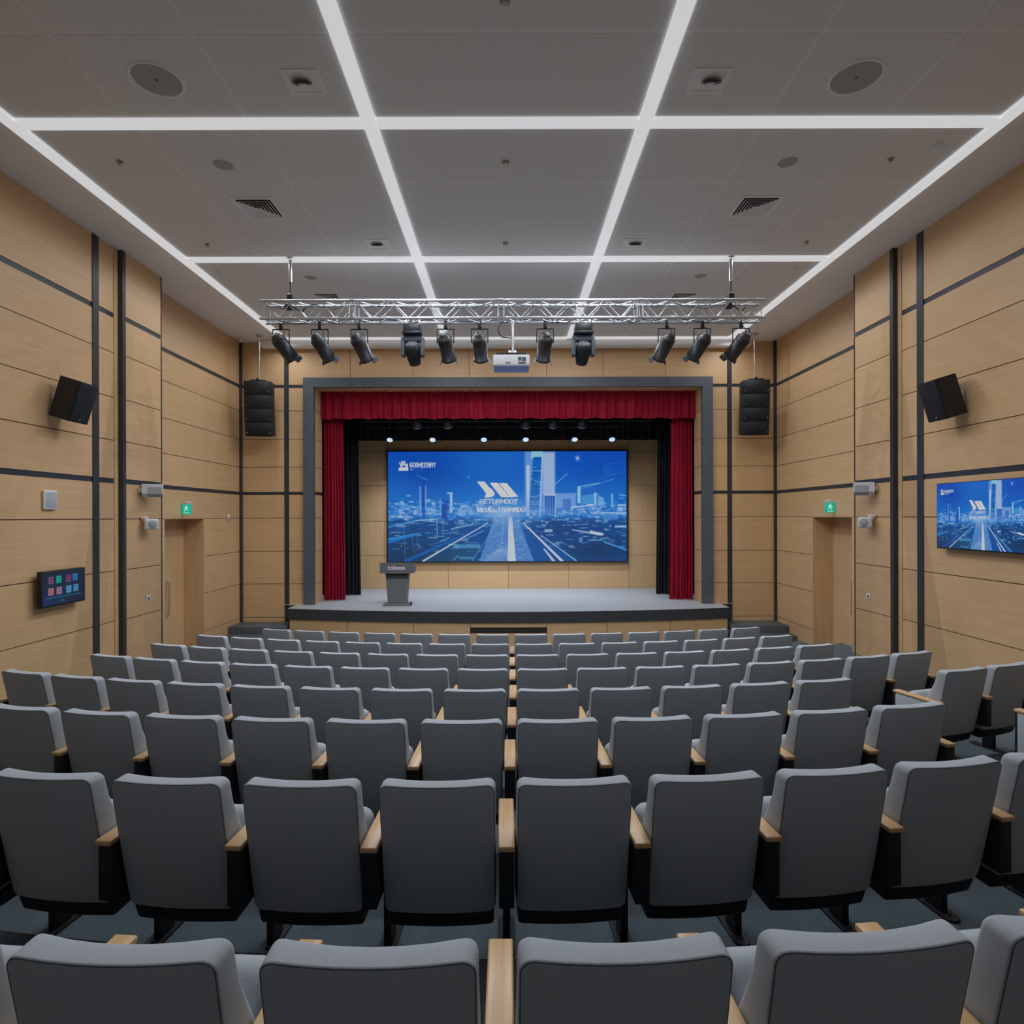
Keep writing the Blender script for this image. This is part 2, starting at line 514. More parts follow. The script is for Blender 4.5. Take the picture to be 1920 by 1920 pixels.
fl.box(-XF - .2, XF + .2, -3.7, 16.3, -0.4, -0.3, 0)
struct('floor', fl, [M['carpet']])
# back of the hall
w = MB(); w.box(-7, 7, -3.62, -3.5, ZB, ZC); struct('wall_back', w, [M['back_wall']])

# ceiling -----------------------------------------------------------------------
c = MB()
c.box(-7.4, 7.4, -3.7, YF + 0.2, ZC, ZC + 0.15, 0)
gx = [-5.68, -4.37, -3.0, -1.68]
gx2 = [-1.52, 1.52]
gx3 = [1.68, 3.0, 4.37, 5.68]
gy = [[-3.4, -2.1, -0.8], [0.5, 1.8, 3.1], [3.3, 4.46, 5.72, 6.94], [7.10, 8.33, 9.49, 10.66], [10.82, 12.4, 14.0, 15.5]]
gy = [[-3.4, -1.6, 0.2, 1.8, 3.1], [3.26, 4.46, 5.72, 6.94], [7.10, 8.33, 9.49, 10.66], [10.82, 12.4, 14.0, 15.5]]
for col in (gx, gx2, gx3):
    for row in gy:
        for x0, x1 in zip(col, col[1:]):
            for y0, y1 in zip(row, row[1:]):
                c.box(x0 + .025, x1 - .025, y0 + .025, y1 - .025, ZC - 0.003, ZC + 0.01, 1)
struct('ceiling', c, [M['white_plain'], M['perf']])
# lowered white bulkhead along the front wall
b = MB()
b.rbox(-6.45, 6.35, 15.62, YF - 0.013, ZC - 0.20, ZC + 0.02, 0.08, 4)
struct(next_trim(), b, [M['white_plain']], 'white ceiling bulkhead above the stage wall')

# LED strips in the ceiling
def strip(name_label, x0, x1, y0, y1):
    m = MB(); m.box(x0, x1, y0, y1, ZC - 0.04, ZC + 0.01)
    o = m.build('ceiling_light_strip', M['strip'])
    return tag(o, name_label, 'light strip', 'white ceiling light strips')
strip('long white light strip along the ceiling edge beside the wall with the touch panel', -5.84, -5.68, -3.4, 15.56)
strip('long white light strip along the ceiling edge beside the wall with the television', 5.68, 5.84, -3.4, 15.56)
strip('long white light strip running to the stage, on the touch panel side of mid ceiling', -1.68, -1.52, -3.4, 15.48)
strip('long white light strip running to the stage, on the television side of mid ceiling', 1.52, 1.68, -3.4, 15.48)
for yc, nm in ((3.18, 'cross light strip out of frame above the camera'), (7.02, 'white light strip across the ceiling, the one by the large round speakers'), (10.74, 'white light strip across the ceiling just before the truss hanger poles'), (15.52, 'white light strip across the ceiling at the stage wall, behind the truss')):
    if yc == 3.18: continue
    # one strip spans the room; it is cut where the long ones cross
    m = MB()
    for x0, x1 in ((-5.679, -1.681), (-1.519, 1.519), (1.681, 5.679)):
        m.box(x0, x1, yc - 0.08, yc + 0.08 if yc < 15 else yc + 0.04, ZC - 0.04, ZC + 0.01)
    tag(m.build('ceiling_light_strip', M['strip']), nm, 'light strip', 'white ceiling light strips')

# the lamps inside the strips
LAMP = []
def lamp(x, y, e, col=(0.90, 0.97, 1.06), size=178):
    l = bpy.data.lights.new('strip_lamp', 'SPOT')
    l.energy = e; l.color = col
    l.spot_size = R(size); l.spot_blend = 1.0; l.shadow_soft_size = 0.0
    o = bpy.data.objects.new('strip_lamp', l); COL.objects.link(o)
    o.location = (x, y, ZC - 0.05)
    LAMP.append(o)
# ------------------------------------------------------------------ auditorium chair
def rrect(a, b, r, nc=6, ne=6):
    """rounded-rectangle outline, points also along the straight edges"""
    pts = []
    cs = [(a - r, b - r, 0), (-a + r, b - r, 90), (-a + r, -b + r, 180), (a - r, -b + r, 270)]
    for k, (cx, cy, a0) in enumerate(cs):
        for i in range(nc + 1):
            t = R(a0 + 90 * i / nc)
            pts.append((cx + r * math.cos(t), cy + r * math.sin(t)))
        nx, ny, b0 = cs[(k + 1) % 4]
        p = pts[-1]; q = (nx + r * math.cos(R(b0)), ny + r * math.sin(R(b0)))
        for i in range(1, ne):
            f = i / ne
            pts.append((p[0] + (q[0] - p[0]) * f, p[1] + (q[1] - p[1]) * f))
    return pts

def pad(mb, a, b, r, T, e, fn, mi=0, seg=4, caps=7, er=None):
    """soft slab: half width a, half height b, corner radius r, thickness T, edge rounding e; fn(u, v, t) -> xyz"""
    m = min(a, b)
    er = e if er is None else er
    rings = []
    ins = [m - 0.004 - (m - 0.004 - e) * i / caps for i in range(caps)]
    rings += [(i, 0.0) for i in ins]
    rings += [(er * (1 - math.sin(R(90 * k / seg))), er * (1 - math.cos(R(90 * k / seg)))) for k in range(seg + 1)]
    rings += [(0.0, T / 2)]
    rings += [(e * (1 - math.cos(R(90 * k / seg))), T - e * (1 - math.sin(R(90 * k / seg)))) for k in range(seg + 1)]
    rings += [(i, T) for i in reversed(ins)]
    vs, fs = [], []
    n = None
    for i, t in rings:
        o = rrect(a - i, b - i, max(r - i, 0.003))
        n = len(o)
        vs += [fn(u, v, t / T) for u, v in o]
    for k in range(len(rings) - 1):
        for i in range(n):
            j = (i + 1) % n
            fs.append((k * n + i, k * n + j, (k + 1) * n + j, (k + 1) * n + i))
    last = (len(rings) - 1) * n
    fs.append(tuple(range(n - 1, -1, -1)))
    fs.append(tuple(range(last, last + n)))
    mb.add(vs, fs, mi, True)

def sm(x):
    x = min(1, max(0, x)); return x * x * (3 - 2 * x)

PITCH = 0.59
BW = 0.2475
def rear(x, z):
    """rear face of the backrest: reclined, bowed towards the row behind"""
    return (0.95 - z) * 0.20 + 0.015 * sm((0.5 - z) / 0.3) + 0.020 * ((x / BW) ** 2 - 1)
def back_fn(u, v, t):
    z = 0.640 + v
    th = 0.098 + 0.075 * sm((0.88 - z) / 0.30)
    hollow = 0.02 * (1 - (u / BW) ** 2) * sm((t - 0.5) * 2)
    y = rear(u, z) + t * (th - hollow)
    z2 = z + 0.004 * (u / BW) ** 2 * sm((z - 0.6) / 0.35)
    return (u * (1.0 - 0.06 * sm((0.5 - z) / 0.25) * 0.0), y, z2)

def make_chair():
    c = thing('auditorium_chair', 'tmp', 'chair', (0, 0, 0), 0, 'grey auditorium chairs')
    b = MB()
    def fn(u, v, t): return back_fn(u, v, t)
    pad(b, BW, 0.310, 0.038, 0.11, 0.026, fn, 0, er=0.009)
    bo = b.build('backrest', M['fabric'], c)
    # piping seam round the rear panel
    p = MB()
    o = rrect(BW - 0.004, 0.310 - 0.004, 0.034)
    pts = []
    for u, v in o:
        q = Vector(back_fn(u, v, 0.02)); pts.append(q)
    top = [q for q in pts]
    for q0, q1 in zip(top, top[1:] + top[:1]):
        p.tube(q0, q1, 0.0020, n=5, caps=False)
    p.build('piping', M['piping'], bo)
    # black moulded shell under the back
    s = MB()
    def shell_fn(u, v, t):
        z = 0.292 + v
        y = rear(u, 0.34) + 0.008 + (0.33 - z) * 0.35 + t * 0.20
        return (u, y, z + 0.01 * t)
    pad(s, 0.238, 0.043, 0.02, 0.2, 0.012, shell_fn, 0, 3, 3)
    s.build('back_shell', M['black_plastic'], c)
    # tipped-up seat cushion with its black underside
    q = MB()
    def seat_fn(u, v, t):
        k = v + 0.20                                  # 0 hinge .. 0.40 front edge
        ang = R(66)
        bulge = 0.02 * math.sin(math.pi * min(1, max(0, k / 0.4)))
        off = 0.12 * (t - 0.5) + (bulge if t < 0.5 else 0) * -1
        y = 0.235 + k * math.cos(ang) + off * math.sin(ang)
        z = 0.305 + k * math.sin(ang) - off * math.cos(ang)
        return (u, y, z)
    pad(q, 0.225, 0.20, 0.06, 0.12, 0.045, seat_fn, 0, 4, 5)
    so = q.build('seat', M['fabric'], c)
    q = MB()
    def pan_fn(u, v, t):
        k = v + 0.19
        ang = R(66)
        off = 0.062 + 0.025 * t
        return (u, 0.235 + k * math.cos(ang) + off * math.sin(ang), 0.305 + k * math.sin(ang) - off * math.cos(ang))
    pad(q, 0.205, 0.175, 0.05, 0.025, 0.008, pan_fn, 0, 2, 3)
    q.build('seat_shell', M['black_plastic'], so)
    return c

def arm_parts(c, x, end_panel=False):
    a = MB(); a.rbox(x - 0.037, x + 0.037, 0.015, 0.465, 0.655, 0.679, 0.006, 3)
    a.build('armrest', M['wood_arm'], c)
    a = MB(); a.rbox(x - 0.033, x + 0.033, 0.03, 0.46, 0.405, 0.654, 0.006, 2)
    a.build('armrest_panel', M['black_plastic'], c)
    if end_panel:
        a = MB(); a.rbox(x - 0.036, x + 0.036, 0.04, 0.44, 0.10, 0.653, 0.008, 2)
        a.build('side_panel', M['fabric'], c)['label'] = 'grey upholstered side panel'
    a = MB(); a.rbox(x - 0.018, x + 0.018, 0.36, 0.47, 0.010, 0.42, 0.004, 2)
    lo = a.build('leg', M['black_plastic'], c)
    f = MB()
    o = []
    for cy, a0 in ((0.55, 0), (0.33, 180)):
        for i in range(9):
            t = R(a0 + 180 * i / 8); o.append((x + 0.042 * math.cos(t), cy + 0.042 * math.sin(t)))
    f.prism(o, 'z', 0.0, 0.012)
    for cy in (0.335, 0.545):
        f.lathe([(0, 0.02), (0.009, 0.02), (0.011, 0.012)], 8, tf=Matrix.Translation((x, cy, 0)))
    f.build('foot_plate', M['black_plastic'], lo)

CH = make_chair()
arm_parts(CH, PITCH / 2)
CHL = make_chair()                                   # same chair, with an arm on both sides (row ends)
arm_parts(CHL, PITCH / 2); arm_parts(CHL, -PITCH / 2)
CHE = make_chair()                                   # aisle end with an upholstered side panel
arm_parts(CHE, PITCH / 2); arm_parts(CHE, -PITCH / 2, True)
TREES = {id(CH): tree(CH), id(CHL): tree(CHL), id(CHE): tree(CHE)}
USED = set()

ORD = ['first', 'second', 'third', 'fourth', 'fifth', 'sixth', 'seventh', 'eighth', 'ninth']
ROWN = ['row nearest the camera', 'second row from the camera', 'third row from the camera', 'fourth row from the camera',
        'fourth row from the stage', 'third row from the stage', 'second row from the stage', 'front row at the stage']
COUNT = [(3, 3), (5, 5), (6, 5), (8, 5), (8, 8), (8, 7), (8, 7), (7, 7)]
def put_chair(src, row, s, label):
    th = s / RR
    x, y = ROW_X[row] + RR * math.sin(th), ROW_D[row] + RR * (1 - math.cos(th)) + s * ROW_T[row]
    loc, rz = (x, y, ROW_Z[row]), th + ROW_T[row]
    if id(src) not in USED:
        USED.add(id(src))
        src.location = loc; src.rotation_euler = (0, 0, rz); src['label'] = label
        return src
    return copy_tree(src, TREES[id(src)], loc, rz, label)

for r, (nl, nr) in enumerate(COUNT):
    for i in range(nl):
        src = CHL if i == nl - 1 else CH
        put_chair(src, r, -(i + 0.5) * PITCH, 'grey auditorium chair, %s left of the centre line, %s' % (ORD[i], ROWN[r]))
    for i in range(nr):
        s = (i + 0.5) * PITCH
        put_chair(CH, r, s, 'grey auditorium chair, %s right of the centre line, %s' % (ORD[i], ROWN[r]))
put_chair(CHE, 2, 4.47, 'grey auditorium chair barely in view beyond the side aisle, third row from the camera')
put_chair(CHE, 3, 4.12, 'grey auditorium chair with upholstered side panel, beside the aisle in fourth row from camera')
put_chair(CH, 3, 4.71, 'grey auditorium chair next to the aisle-end chair with upholstered side panel, fourth row from camera')
# ------------------------------------------------------------------ pictures on the screens (drawn point by point)
GLYPH = {
 'A': '01110 10001 10001 11111 10001 10001 10001', 'B': '11110 10001 11110 10001 10001 10001 11110',
 'C': '01111 10000 10000 10000 10000 10000 01111', 'D': '11110 10001 10001 10001 10001 10001 11110',
 'E': '11111 10000 10000 11110 10000 10000 11111', 'G': '01111 10000 10000 10111 10001 10001 01110',
 'H': '10001 10001 10001 11111 10001 10001 10001', 'I': '111 010 010 010 010 010 111',
 'K': '10001 10010 10100 11000 10100 10010 10001', 'L': '10000 10000 10000 10000 10000 10000 11111',
 'M': '10001 11011 10101 10101 10001 10001 10001', 'N': '10001 11001 10101 10011 10001 10001 10001',
 'O': '01110 10001 10001 10001 10001 10001 01110', 'R': '11110 10001 10001 11110 10100 10010 10001',
 'S': '01111 10000 10000 01110 00001 00001 11110', 'T': '11111 00100 00100 00100 00100 00100 00100',
 'U': '10001 10001 10001 10001 10001 10001 01110', 'V': '10001 10001 10001 10001 10001 01010 00100',
 'Y': '10001 10001 01010 00100 00100 00100 00100', ' ': '00 00 00 00 00 00 00'}

class Pic:
    def __init__(self, W, H, x0, x1, y0, y1):
        self.W, self.H = W, H
        self.X, self.Y = np.meshgrid(np.linspace(x0, x1, W), np.linspace(y0, y1, H))
        self.px = (x1 - x0) / W
        self.a = np.zeros((H, W, 3))
    def mix(self, m, col):
        m = np.clip(m, 0, 1)[..., None]
        self.a = self.a * (1 - m) + np.array(col)[None, None, :] / 255.0 * m
    def rect(self, x0, y0, x1, y1, col, al=1.0, soft=0.6):
        s = max(soft, self.px * .6)
        f = lambda d: np.clip(d / s + 0.5, 0, 1)
        self.mix(al * f(self.X - x0) * f(x1 - self.X) * f(self.Y - y0) * f(y1 - self.Y), col)
    def seg(self, x0, y0, x1, y1, w, col, al=1.0, w1=None):
        w1 = w if w1 is None else w1
        dx, dy = x1 - x0, y1 - y0
        t = np.clip(((self.X - x0) * dx + (self.Y - y0) * dy) / (dx * dx + dy * dy), 0, 1)
        d = np.hypot(self.X - x0 - t * dx, self.Y - y0 - t * dy)
        ww = (w + (w1 - w) * t) / 2
        self.mix(al * np.clip((ww - d) / max(0.7, self.px) + 0.5, 0, 1), col)
    def poly(self, pts, col, al=1.0):
        inside = np.zeros_like(self.X, dtype=bool)
        for (xa, ya), (xb, yb) in zip(pts, pts[1:] + pts[:1]):
            c = ((ya > self.Y) != (yb > self.Y))
            xx = xa + (self.Y - ya) * (xb - xa) / ((yb - ya) if yb != ya else 1e-9)
            inside ^= c & (self.X < xx)
        self.mix(inside * al, col)
    def glow(self, cx, cy, rx, ry, col, al):
        self.mix(al * np.exp(-(((self.X - cx) / rx) ** 2 + ((self.Y - cy) / ry) ** 2)), col)
    def text(self, s, x0, y0, x1, y1, col, al=1.0, shear=0.0):
        rows = [GLYPH[ch].split() for ch in s]
        n = sum(len(r[0]) + 1 for r in rows) - 1
        cw, chh = (x1 - x0) / n, (y1 - y0) / 7
        u = (self.X + shear * (self.Y - y0) - x0) / cw
        v = (self.Y - y0) / chh
        bits = np.zeros((7, n))
        k = 0
        for r in rows:
            for j in range(7):
                for i, b in enumerate(r[j]): bits[j, k + i] = int(b)
            k += len(r[0]) + 1
        ok = (u >= 0) & (u < n) & (v >= 0) & (v < 7)
        m = bits[np.clip(v.astype(int), 0, 6), np.clip(u.astype(int), 0, n - 1)] * ok
        self.mix(m * al, col)

def city(W, H):
    p = Pic(W, H, 727, 1175, 846, 1053)
    X, Y = p.X, p.Y
    rng = np.random.default_rng(3)
    t = np.clip((Y - 846) / 110, 0, 1)
    for c, (a, b) in enumerate(((12, 10), (72, 105), (170, 188))):
        p.a[..., c] = (a + (b - a) * t) / 255
    p.glow(930, 850, 90, 60, (35, 110, 190), .55)
    p.glow(800, 885, 55, 40, (10, 58, 150), .6)
    p.glow(1130, 870, 60, 40, (14, 66, 165), .5)
    # ground: dark blue with light streaks towards the vanishing point
    g = np.clip((Y - 968) / 10, 0, 1)
    p.mix(g, (12, 70, 135))
    p.glow(760, 1045, 60, 45, (26, 52, 84), .95)
    p.glow(840, 1048, 55, 26, (26, 62, 98), .8)
    p.glow(1120, 1030, 70, 30, (18, 50, 90), .9)
    p.glow(1060, 990, 60, 18, (16, 52, 110), .7)
    # hazy skyline band
    for i in range(900):
        x = rng.uniform(727, 1175); y = rng.normal(957, 11)
        if y > 985 or y < 925: continue
        w, h = rng.uniform(1, 7), rng.uniform(0.8, 3.2)
        k = rng.uniform()
        col = [(165, 185, 208), (95, 150, 205), (14, 58, 150), (45, 115, 195)][int(k * 4)]
        p.rect(x - w * .8, y - h * .8, x + w * .8, y + h * .8, col, rng.uniform(.25, .8))
    for i in range(520):
        x = rng.uniform(727, 1175); y = 974 + 60 * rng.uniform() ** 1.5
        w, h = rng.uniform(1, 9), rng.uniform(0.5, 1.6)
        col = [(90, 150, 205), (20, 70, 150), (12, 45, 110), (150, 180, 200)][int(rng.uniform() * 4)]
        p.rect(x - w, y - h, x + w, y + h, col, rng.uniform(.2, .6))
    # far chimneys and masts on the touch panel side
    p.rect(791, 900, 797, 972, (14, 62, 160), .9); p.rect(786, 912, 789, 965, (120, 165, 205), .7); p.rect(796, 910, 799, 955, (120, 165, 205), .6)
    p.rect(843, 924, 848, 962, (150, 180, 200), .9); p.rect(838, 922.5, 848, 926, (140, 175, 200), .9)
    p.rect(811, 938, 814, 960, (110, 150, 205), .7); p.rect(824, 934, 827, 968, (110, 160, 205), .6); p.rect(828, 945, 838, 972, (16, 55, 140), .8)
    for x, y, w, h in ((742, 968, 12, 5), (760, 969, 14, 5), (805, 962, 8, 5), (806, 955, 9, 3), (780, 960, 4, 9), (862, 960, 4, 14), (868, 962, 5, 12), (882, 958, 4, 14), (751, 946, 11, 2.5), (766, 949, 9, 2)):
        p.rect(x - w, y - h / 2, x + w, y + h / 2, (165, 180, 210), .55, 2.5)
    # rails, piers and the road
    p.seg(728, 988, 780, 976, 2.4, (70, 150, 205), .9); p.seg(780, 976, 820, 973, 2.0, (150, 185, 205), .85)
    p.seg(728, 1014, 783, 1001, 9, (22, 115, 190), .9, 3); p.seg(728, 1010, 783, 1000, 1.2, (110, 170, 210), .6)
    for x, ya, yb in ((757, 985, 1050), (772, 1005, 1030), (781, 1004, 1022)): p.seg(x, ya, x + 2, yb, 1.4, (50, 130, 190), .6)
    p.seg(819, 972, 819, 1003, 1.6, (110, 165, 205), .8); p.seg(830, 972, 830, 1004, 1.4, (90, 150, 205), .7); p.seg(816, 1005, 832, 1006, 1.6, (110, 165, 205), .7)
    p.seg(760, 1052, 905, 988, 5, (14, 95, 185), .75, 1.5)
    p.seg(793, 1052, 914, 981, 3.4, (175, 185, 200), .95, 1.6)
    p.seg(846, 992, 884, 984, 2, (130, 180, 205), .8)
    p.seg(824, 1016, 842, 1008, 2, (110, 170, 210), .7)
    p.seg(870, 1012, 905, 996, 3.2, (90, 150, 200), .6)
    p.rect(850, 1021, 900, 1028, (70, 135, 175), .85, 1.2); p.poly([(848, 1030), (899, 1030), (888, 1052), (836, 1052)], (28, 72, 108), .75)
    p.seg(850, 1050, 858, 1042, 2, (90, 160, 200), .7); p.rect(860, 1044, 888, 1049, (75, 140, 185), .6, 1.2)
    # pale boulevard
    p.poly([(925, 975), (975, 975), (1000, 1053), (898, 1053)], (105, 148, 204), .65)
    for i in range(90):
        y = rng.uniform(975, 1050); f = (y - 968) / 85
        x = 951 + rng.uniform(-1, 1) * (10 + 45 * f)
        p.rect(x - 1 - 4 * f, y - .7, x + 1 + 4 * f, y + .7, [(150, 180, 205), (50, 100, 190), (25, 70, 160)][int(rng.uniform() * 3)], .5)
    for k in range(9): p.seg(908 + k * 5, 1052, 934 + k * 2, 1030, 1.6, (165, 180, 205), .5)
    p.seg(932, 980, 885, 1052, 1.6, (60, 150, 205), .8)
    p.poly([(953.5, 970), (960, 970), (967, 1053), (951, 1053)], (185, 190, 198), .95)
    p.seg(944, 978, 938, 1040, 1.4, (120, 165, 210), .6); p.seg(966, 980, 990, 1040, 1.4, (90, 120, 200), .6)
    # road on the television side
    p.poly([(972, 982), (1000, 1053), (1085, 1053)], (16, 78, 150), .65)
    p.seg(981, 981, 1054, 1053, 2.2, (190, 190, 200), .95, 5.0)
    p.seg(1020, 1030, 1038, 1053, 2.5, (185, 188, 200), .9, 5)
    p.seg(1014, 1004, 1080, 1052, 1.4, (140, 185, 210), .85, 2.4)
    p.seg(974, 985, 1000, 1053, 1.4, (60, 130, 200), .7)
    p.seg(1133, 1017, 1175, 1032, 3, (60, 140, 200), .9)
    p.seg(1073, 994, 1125, 1003, 2, (170, 185, 205), .8, 4); p.poly([(1106, 995), (1133, 1001), (1130, 1005), (1106, 1001)], (180, 190, 205), .9)
    p.rect(1086, 1008, 1092, 1018, (70, 140, 195), .8); p.rect(1104, 1012, 1130, 1015, (90, 150, 200), .7)
    p.rect(1021, 993, 1036, 998, (165, 185, 205), .8); p.rect(1126, 961, 1175, 964, (150, 180, 210), .9); p.rect(1132, 966, 1160, 975, (60, 125, 190), .8)
    p.rect(1153, 986, 1175, 990, (160, 185, 210), .8)
    # tall tower with pale halo
    p.rect(984, 846, 1041, 960, (115, 150, 205), .75, 5)
    p.rect(987, 872, 993, 968, (170, 185, 205), .95, 1.5)
    p.poly([(996, 846), (1018, 846), (1018, 858), (996, 860)], (130, 185, 200), .9)
    p.rect(1018, 848, 1040, 928, (150, 170, 205), .9, 4)
    p.poly([(999.5, 857), (1017, 856), (1010, 957), (992, 957)], (8, 90, 170), 1)
    for k in range(60):
        y = rng.uniform(870, 955); x = rng.uniform(996, 1013)
        p.rect(x - 2, y - .6, x + 2, y + .6, [(80, 160, 200), (20, 70, 150), (150, 190, 205)][int(rng.uniform() * 3)], .6)
    for y in (883, 931, 940, 946): p.seg(995, y, 1014, y - .5, 1.0, (140, 185, 205), .8)
    p.seg(1017, 856, 1012, 968, 3, (160, 178, 210), .85)
    p.rect(1022, 929, 1041, 964, (16, 70, 160), .95); p.rect(1021, 926, 1043, 929.5, (165, 180, 205), .95)
    for x in (1026, 1031, 1036): p.rect(x - .8, 930, x + .8, 962, (110, 150, 205), .6)
    p.rect(1043, 925, 1080, 953, (110, 150, 205), .85, 3); p.rect(1056, 936, 1070, 955, (24, 80, 165), .9)
    for x in (1059, 1063, 1067): p.rect(x - .6, 936, x + .6, 955, (120, 160, 205), .7)
    p.seg(1042, 930, 1041, 968, 2.5, (150, 175, 205), .85)
    p.rect(1083, 912, 1088.5, 944, (140, 185, 205), .95); p.seg(1086, 913, 1124, 906, 2, (120, 180, 205), .8); p.seg(1090, 917, 1152, 898, 1.3, (90, 160, 205), .7)
    p.poly([(1090, 930), (1114, 926), (1114, 944), (1090, 946)], (60, 135, 195), .9); p.rect(1114, 924, 1119, 948, (130, 175, 205), .9); p.poly([(1122, 930), (1132, 934), (1134, 948), (1122, 948)], (110, 160, 205), .85)
    p.seg(1071, 952, 1112, 947, 3, (165, 185, 210), .85); p.rect(1146, 926, 1150, 952, (120, 170, 205), .8); p.seg(1162, 928, 1174, 930, 2, (130, 175, 205), .8); p.rect(1158, 946, 1174, 950, (165, 180, 205), .8)
    # streaks in the sky
    p.seg(780, 890, 800, 899, .8, (60, 140, 190), .9, 1.8); p.seg(842, 868, 877, 892, 1.2, (15, 100, 180), .9, 2); p.glow(878.5, 893.5, 2.5, 2, (60, 160, 190), .9)
    p.seg(1040, 909, 1064, 888, 1.4, (130, 160, 205), .85); p.glow(1083, 859, 3.6, 4.2, (165, 180, 210), .95)
    p.seg(1128, 896, 1172, 883, 1.0, (40, 120, 185), .8); p.seg(1132, 873, 1150, 868, 1.0, (50, 135, 185), .7); p.rect(1131, 876, 1150, 890, (20, 95, 175), .6, 2)
    # pale glow at the vanishing point
    for gx_, gw_ in ((745, 22), (806, 16), (870, 20), (905, 22), (1010, 34), (1060, 30), (1120, 26), (1165, 16)): p.glow(gx_, 960, gw_, 9, (110, 150, 205), .35)
    p.glow(940, 962, 34, 13, (160, 186, 208), .85); p.glow(955, 955, 70, 26, (95, 140, 200), .5)
    # emblem: chevron, two slanted bars, lettering on a slanted plate
    wht = (192, 192, 192)
    U = lambda u, v: (890 + u / 17.45, 890 + v / 17.45)
    p.poly([U(75, 225), U(320, 225), U(440, 370), U(600, 520), U(655, 610), U(640, 670), U(560, 725), U(320, 740), U(375, 610)], wht)
    p.poly([U(500, 255), U(750, 265), U(1110, 690), U(1110, 735), U(875, 740), U(540, 330)], wht)
    p.poly([U(790, 270), U(1040, 265), U(1430, 725), U(1110, 735), U(1125, 690)], wht)
    p.poly([U(260, 770), U(1430, 770), U(1420, 960), U(150, 960)], (75, 120, 190), .35)
    p.text('GETUANDOT', 899.8, 936, 971, 944.5, (180, 192, 196), .95, 0.25); p.text('GETUANDOT', 900.6, 936, 971.8, 944.5, (180, 192, 196), .9, 0.25)
    p.text('REVELTAAMMDO', 894.5, 951.5, 984, 960, (186, 194, 198), .95); p.text('REVELTAAMMDO', 895.2, 951.5, 984.7, 960, (186, 194, 198), .9)
    # small mark in the corner with two rows of lettering
    for pts in ([(747.5, 866), (750, 866), (754, 874), (751, 874.5)], [(752, 864), (755.2, 863.5), (755.5, 872), (753, 873)], [(756, 864), (759.6, 864), (759, 872), (756.5, 872)], [(760.5, 869), (764.4, 868), (764, 878), (759.5, 876)], [(748.5, 875), (765, 876), (765, 881.5), (746.5, 881.5)]):
        p.poly(pts, (190, 192, 192))
    p.text('GOOHEENAY', 768, 866.5, 816, 875.5, (180, 190, 205), .95); p.text('GOOHEENAY', 768.8, 866.8, 816.8, 875.8, (180, 190, 205), .9)
    p.text('TONDKERSANS', 768, 877.8, 791, 881.2, (150, 180, 205), .85)
    return p.a

def touch_icons(W, H):
    p = Pic(W, H, 0, 120, 0, 75)
    p.mix(np.ones((H, W)), (26, 31, 46))
    p.glow(0, 75, 60, 40, (14, 48, 96), .7); p.glow(60, 40, 50, 30, (22, 42, 64), .7)
    cols = [(96, 66, 96), (20, 138, 128), (104, 52, 98), (34, 98, 160), (150, 96, 104), (140, 100, 122), (62, 134, 168), (66, 120, 168)]
    for k, (cx, cy) in enumerate(((22, 18), (44, 17.5), (72, 18), (92, 17), (22, 44), (45, 44), (73, 44), (94, 43))):
        p.rect(cx - 7.5, cy - 8.5, cx + 7.5, cy + 8.5, cols[k], 1, .8)
        d = tuple(c * .62 for c in cols[k])
        p.rect(cx - 4, cy - 4.5, cx + 4, cy - 2.5, d, .8); p.rect(cx - 4, cy + 2, cx + 4, cy + 4, d, .8)
    p.rect(8, 57, 108, 59.5, (24, 92, 130), .9)
    p.poly([(46, 70), (62, 70), (57, 64), (50, 64)], (32, 78, 100), .9)
    return p.a

def picture_mesh(name, img, w, h, parent, front='-y'):
    """a flat lit screen w x h metres; colours held per point"""
    H, W, _ = img.shape
    lin = np.where(img <= 0.04045, img / 12.92, ((img + 0.055) / 1.055) ** 2.4)
    xs = np.linspace(-w / 2, w / 2, W); zs = np.linspace(h / 2, -h / 2, H)
    gx_, gz_ = np.meshgrid(xs, zs)
    co_ = np.zeros((H * W, 3)); co_[:, 0] = gx_.ravel(); co_[:, 2] = gz_.ravel()
    i = np.arange((H - 1) * (W - 1)); r_, c_ = i // (W - 1), i % (W - 1)
    a = r_ * W + c_
    quads = np.stack([a, a + W, a + W + 1, a + 1], 1)
    me = bpy.data.meshes.new(name)
    me.vertices.add(H * W); me.vertices.foreach_set('co', co_.ravel())
    me.loops.add(quads.size); me.loops.foreach_set('vertex_index', quads.ravel().astype(np.int32))
    me.polygons.add(len(quads)); me.polygons.foreach_set('loop_start', (np.arange(len(quads)) * 4).astype(np.int32))
    at = me.attributes.new('picture', 'FLOAT_COLOR', 'POINT')
    rgba = np.ones((H * W, 4), dtype=np.float32); rgba[:, :3] = lin.reshape(-1, 3)
    at.data.foreach_set('color', rgba.ravel())
    me.materials.append(M['screen'])
    me.update(calc_edges=True); me.validate()
    o = bpy.data.objects.new(name, me); COL.objects.link(o)
    o.parent = parent
    return o

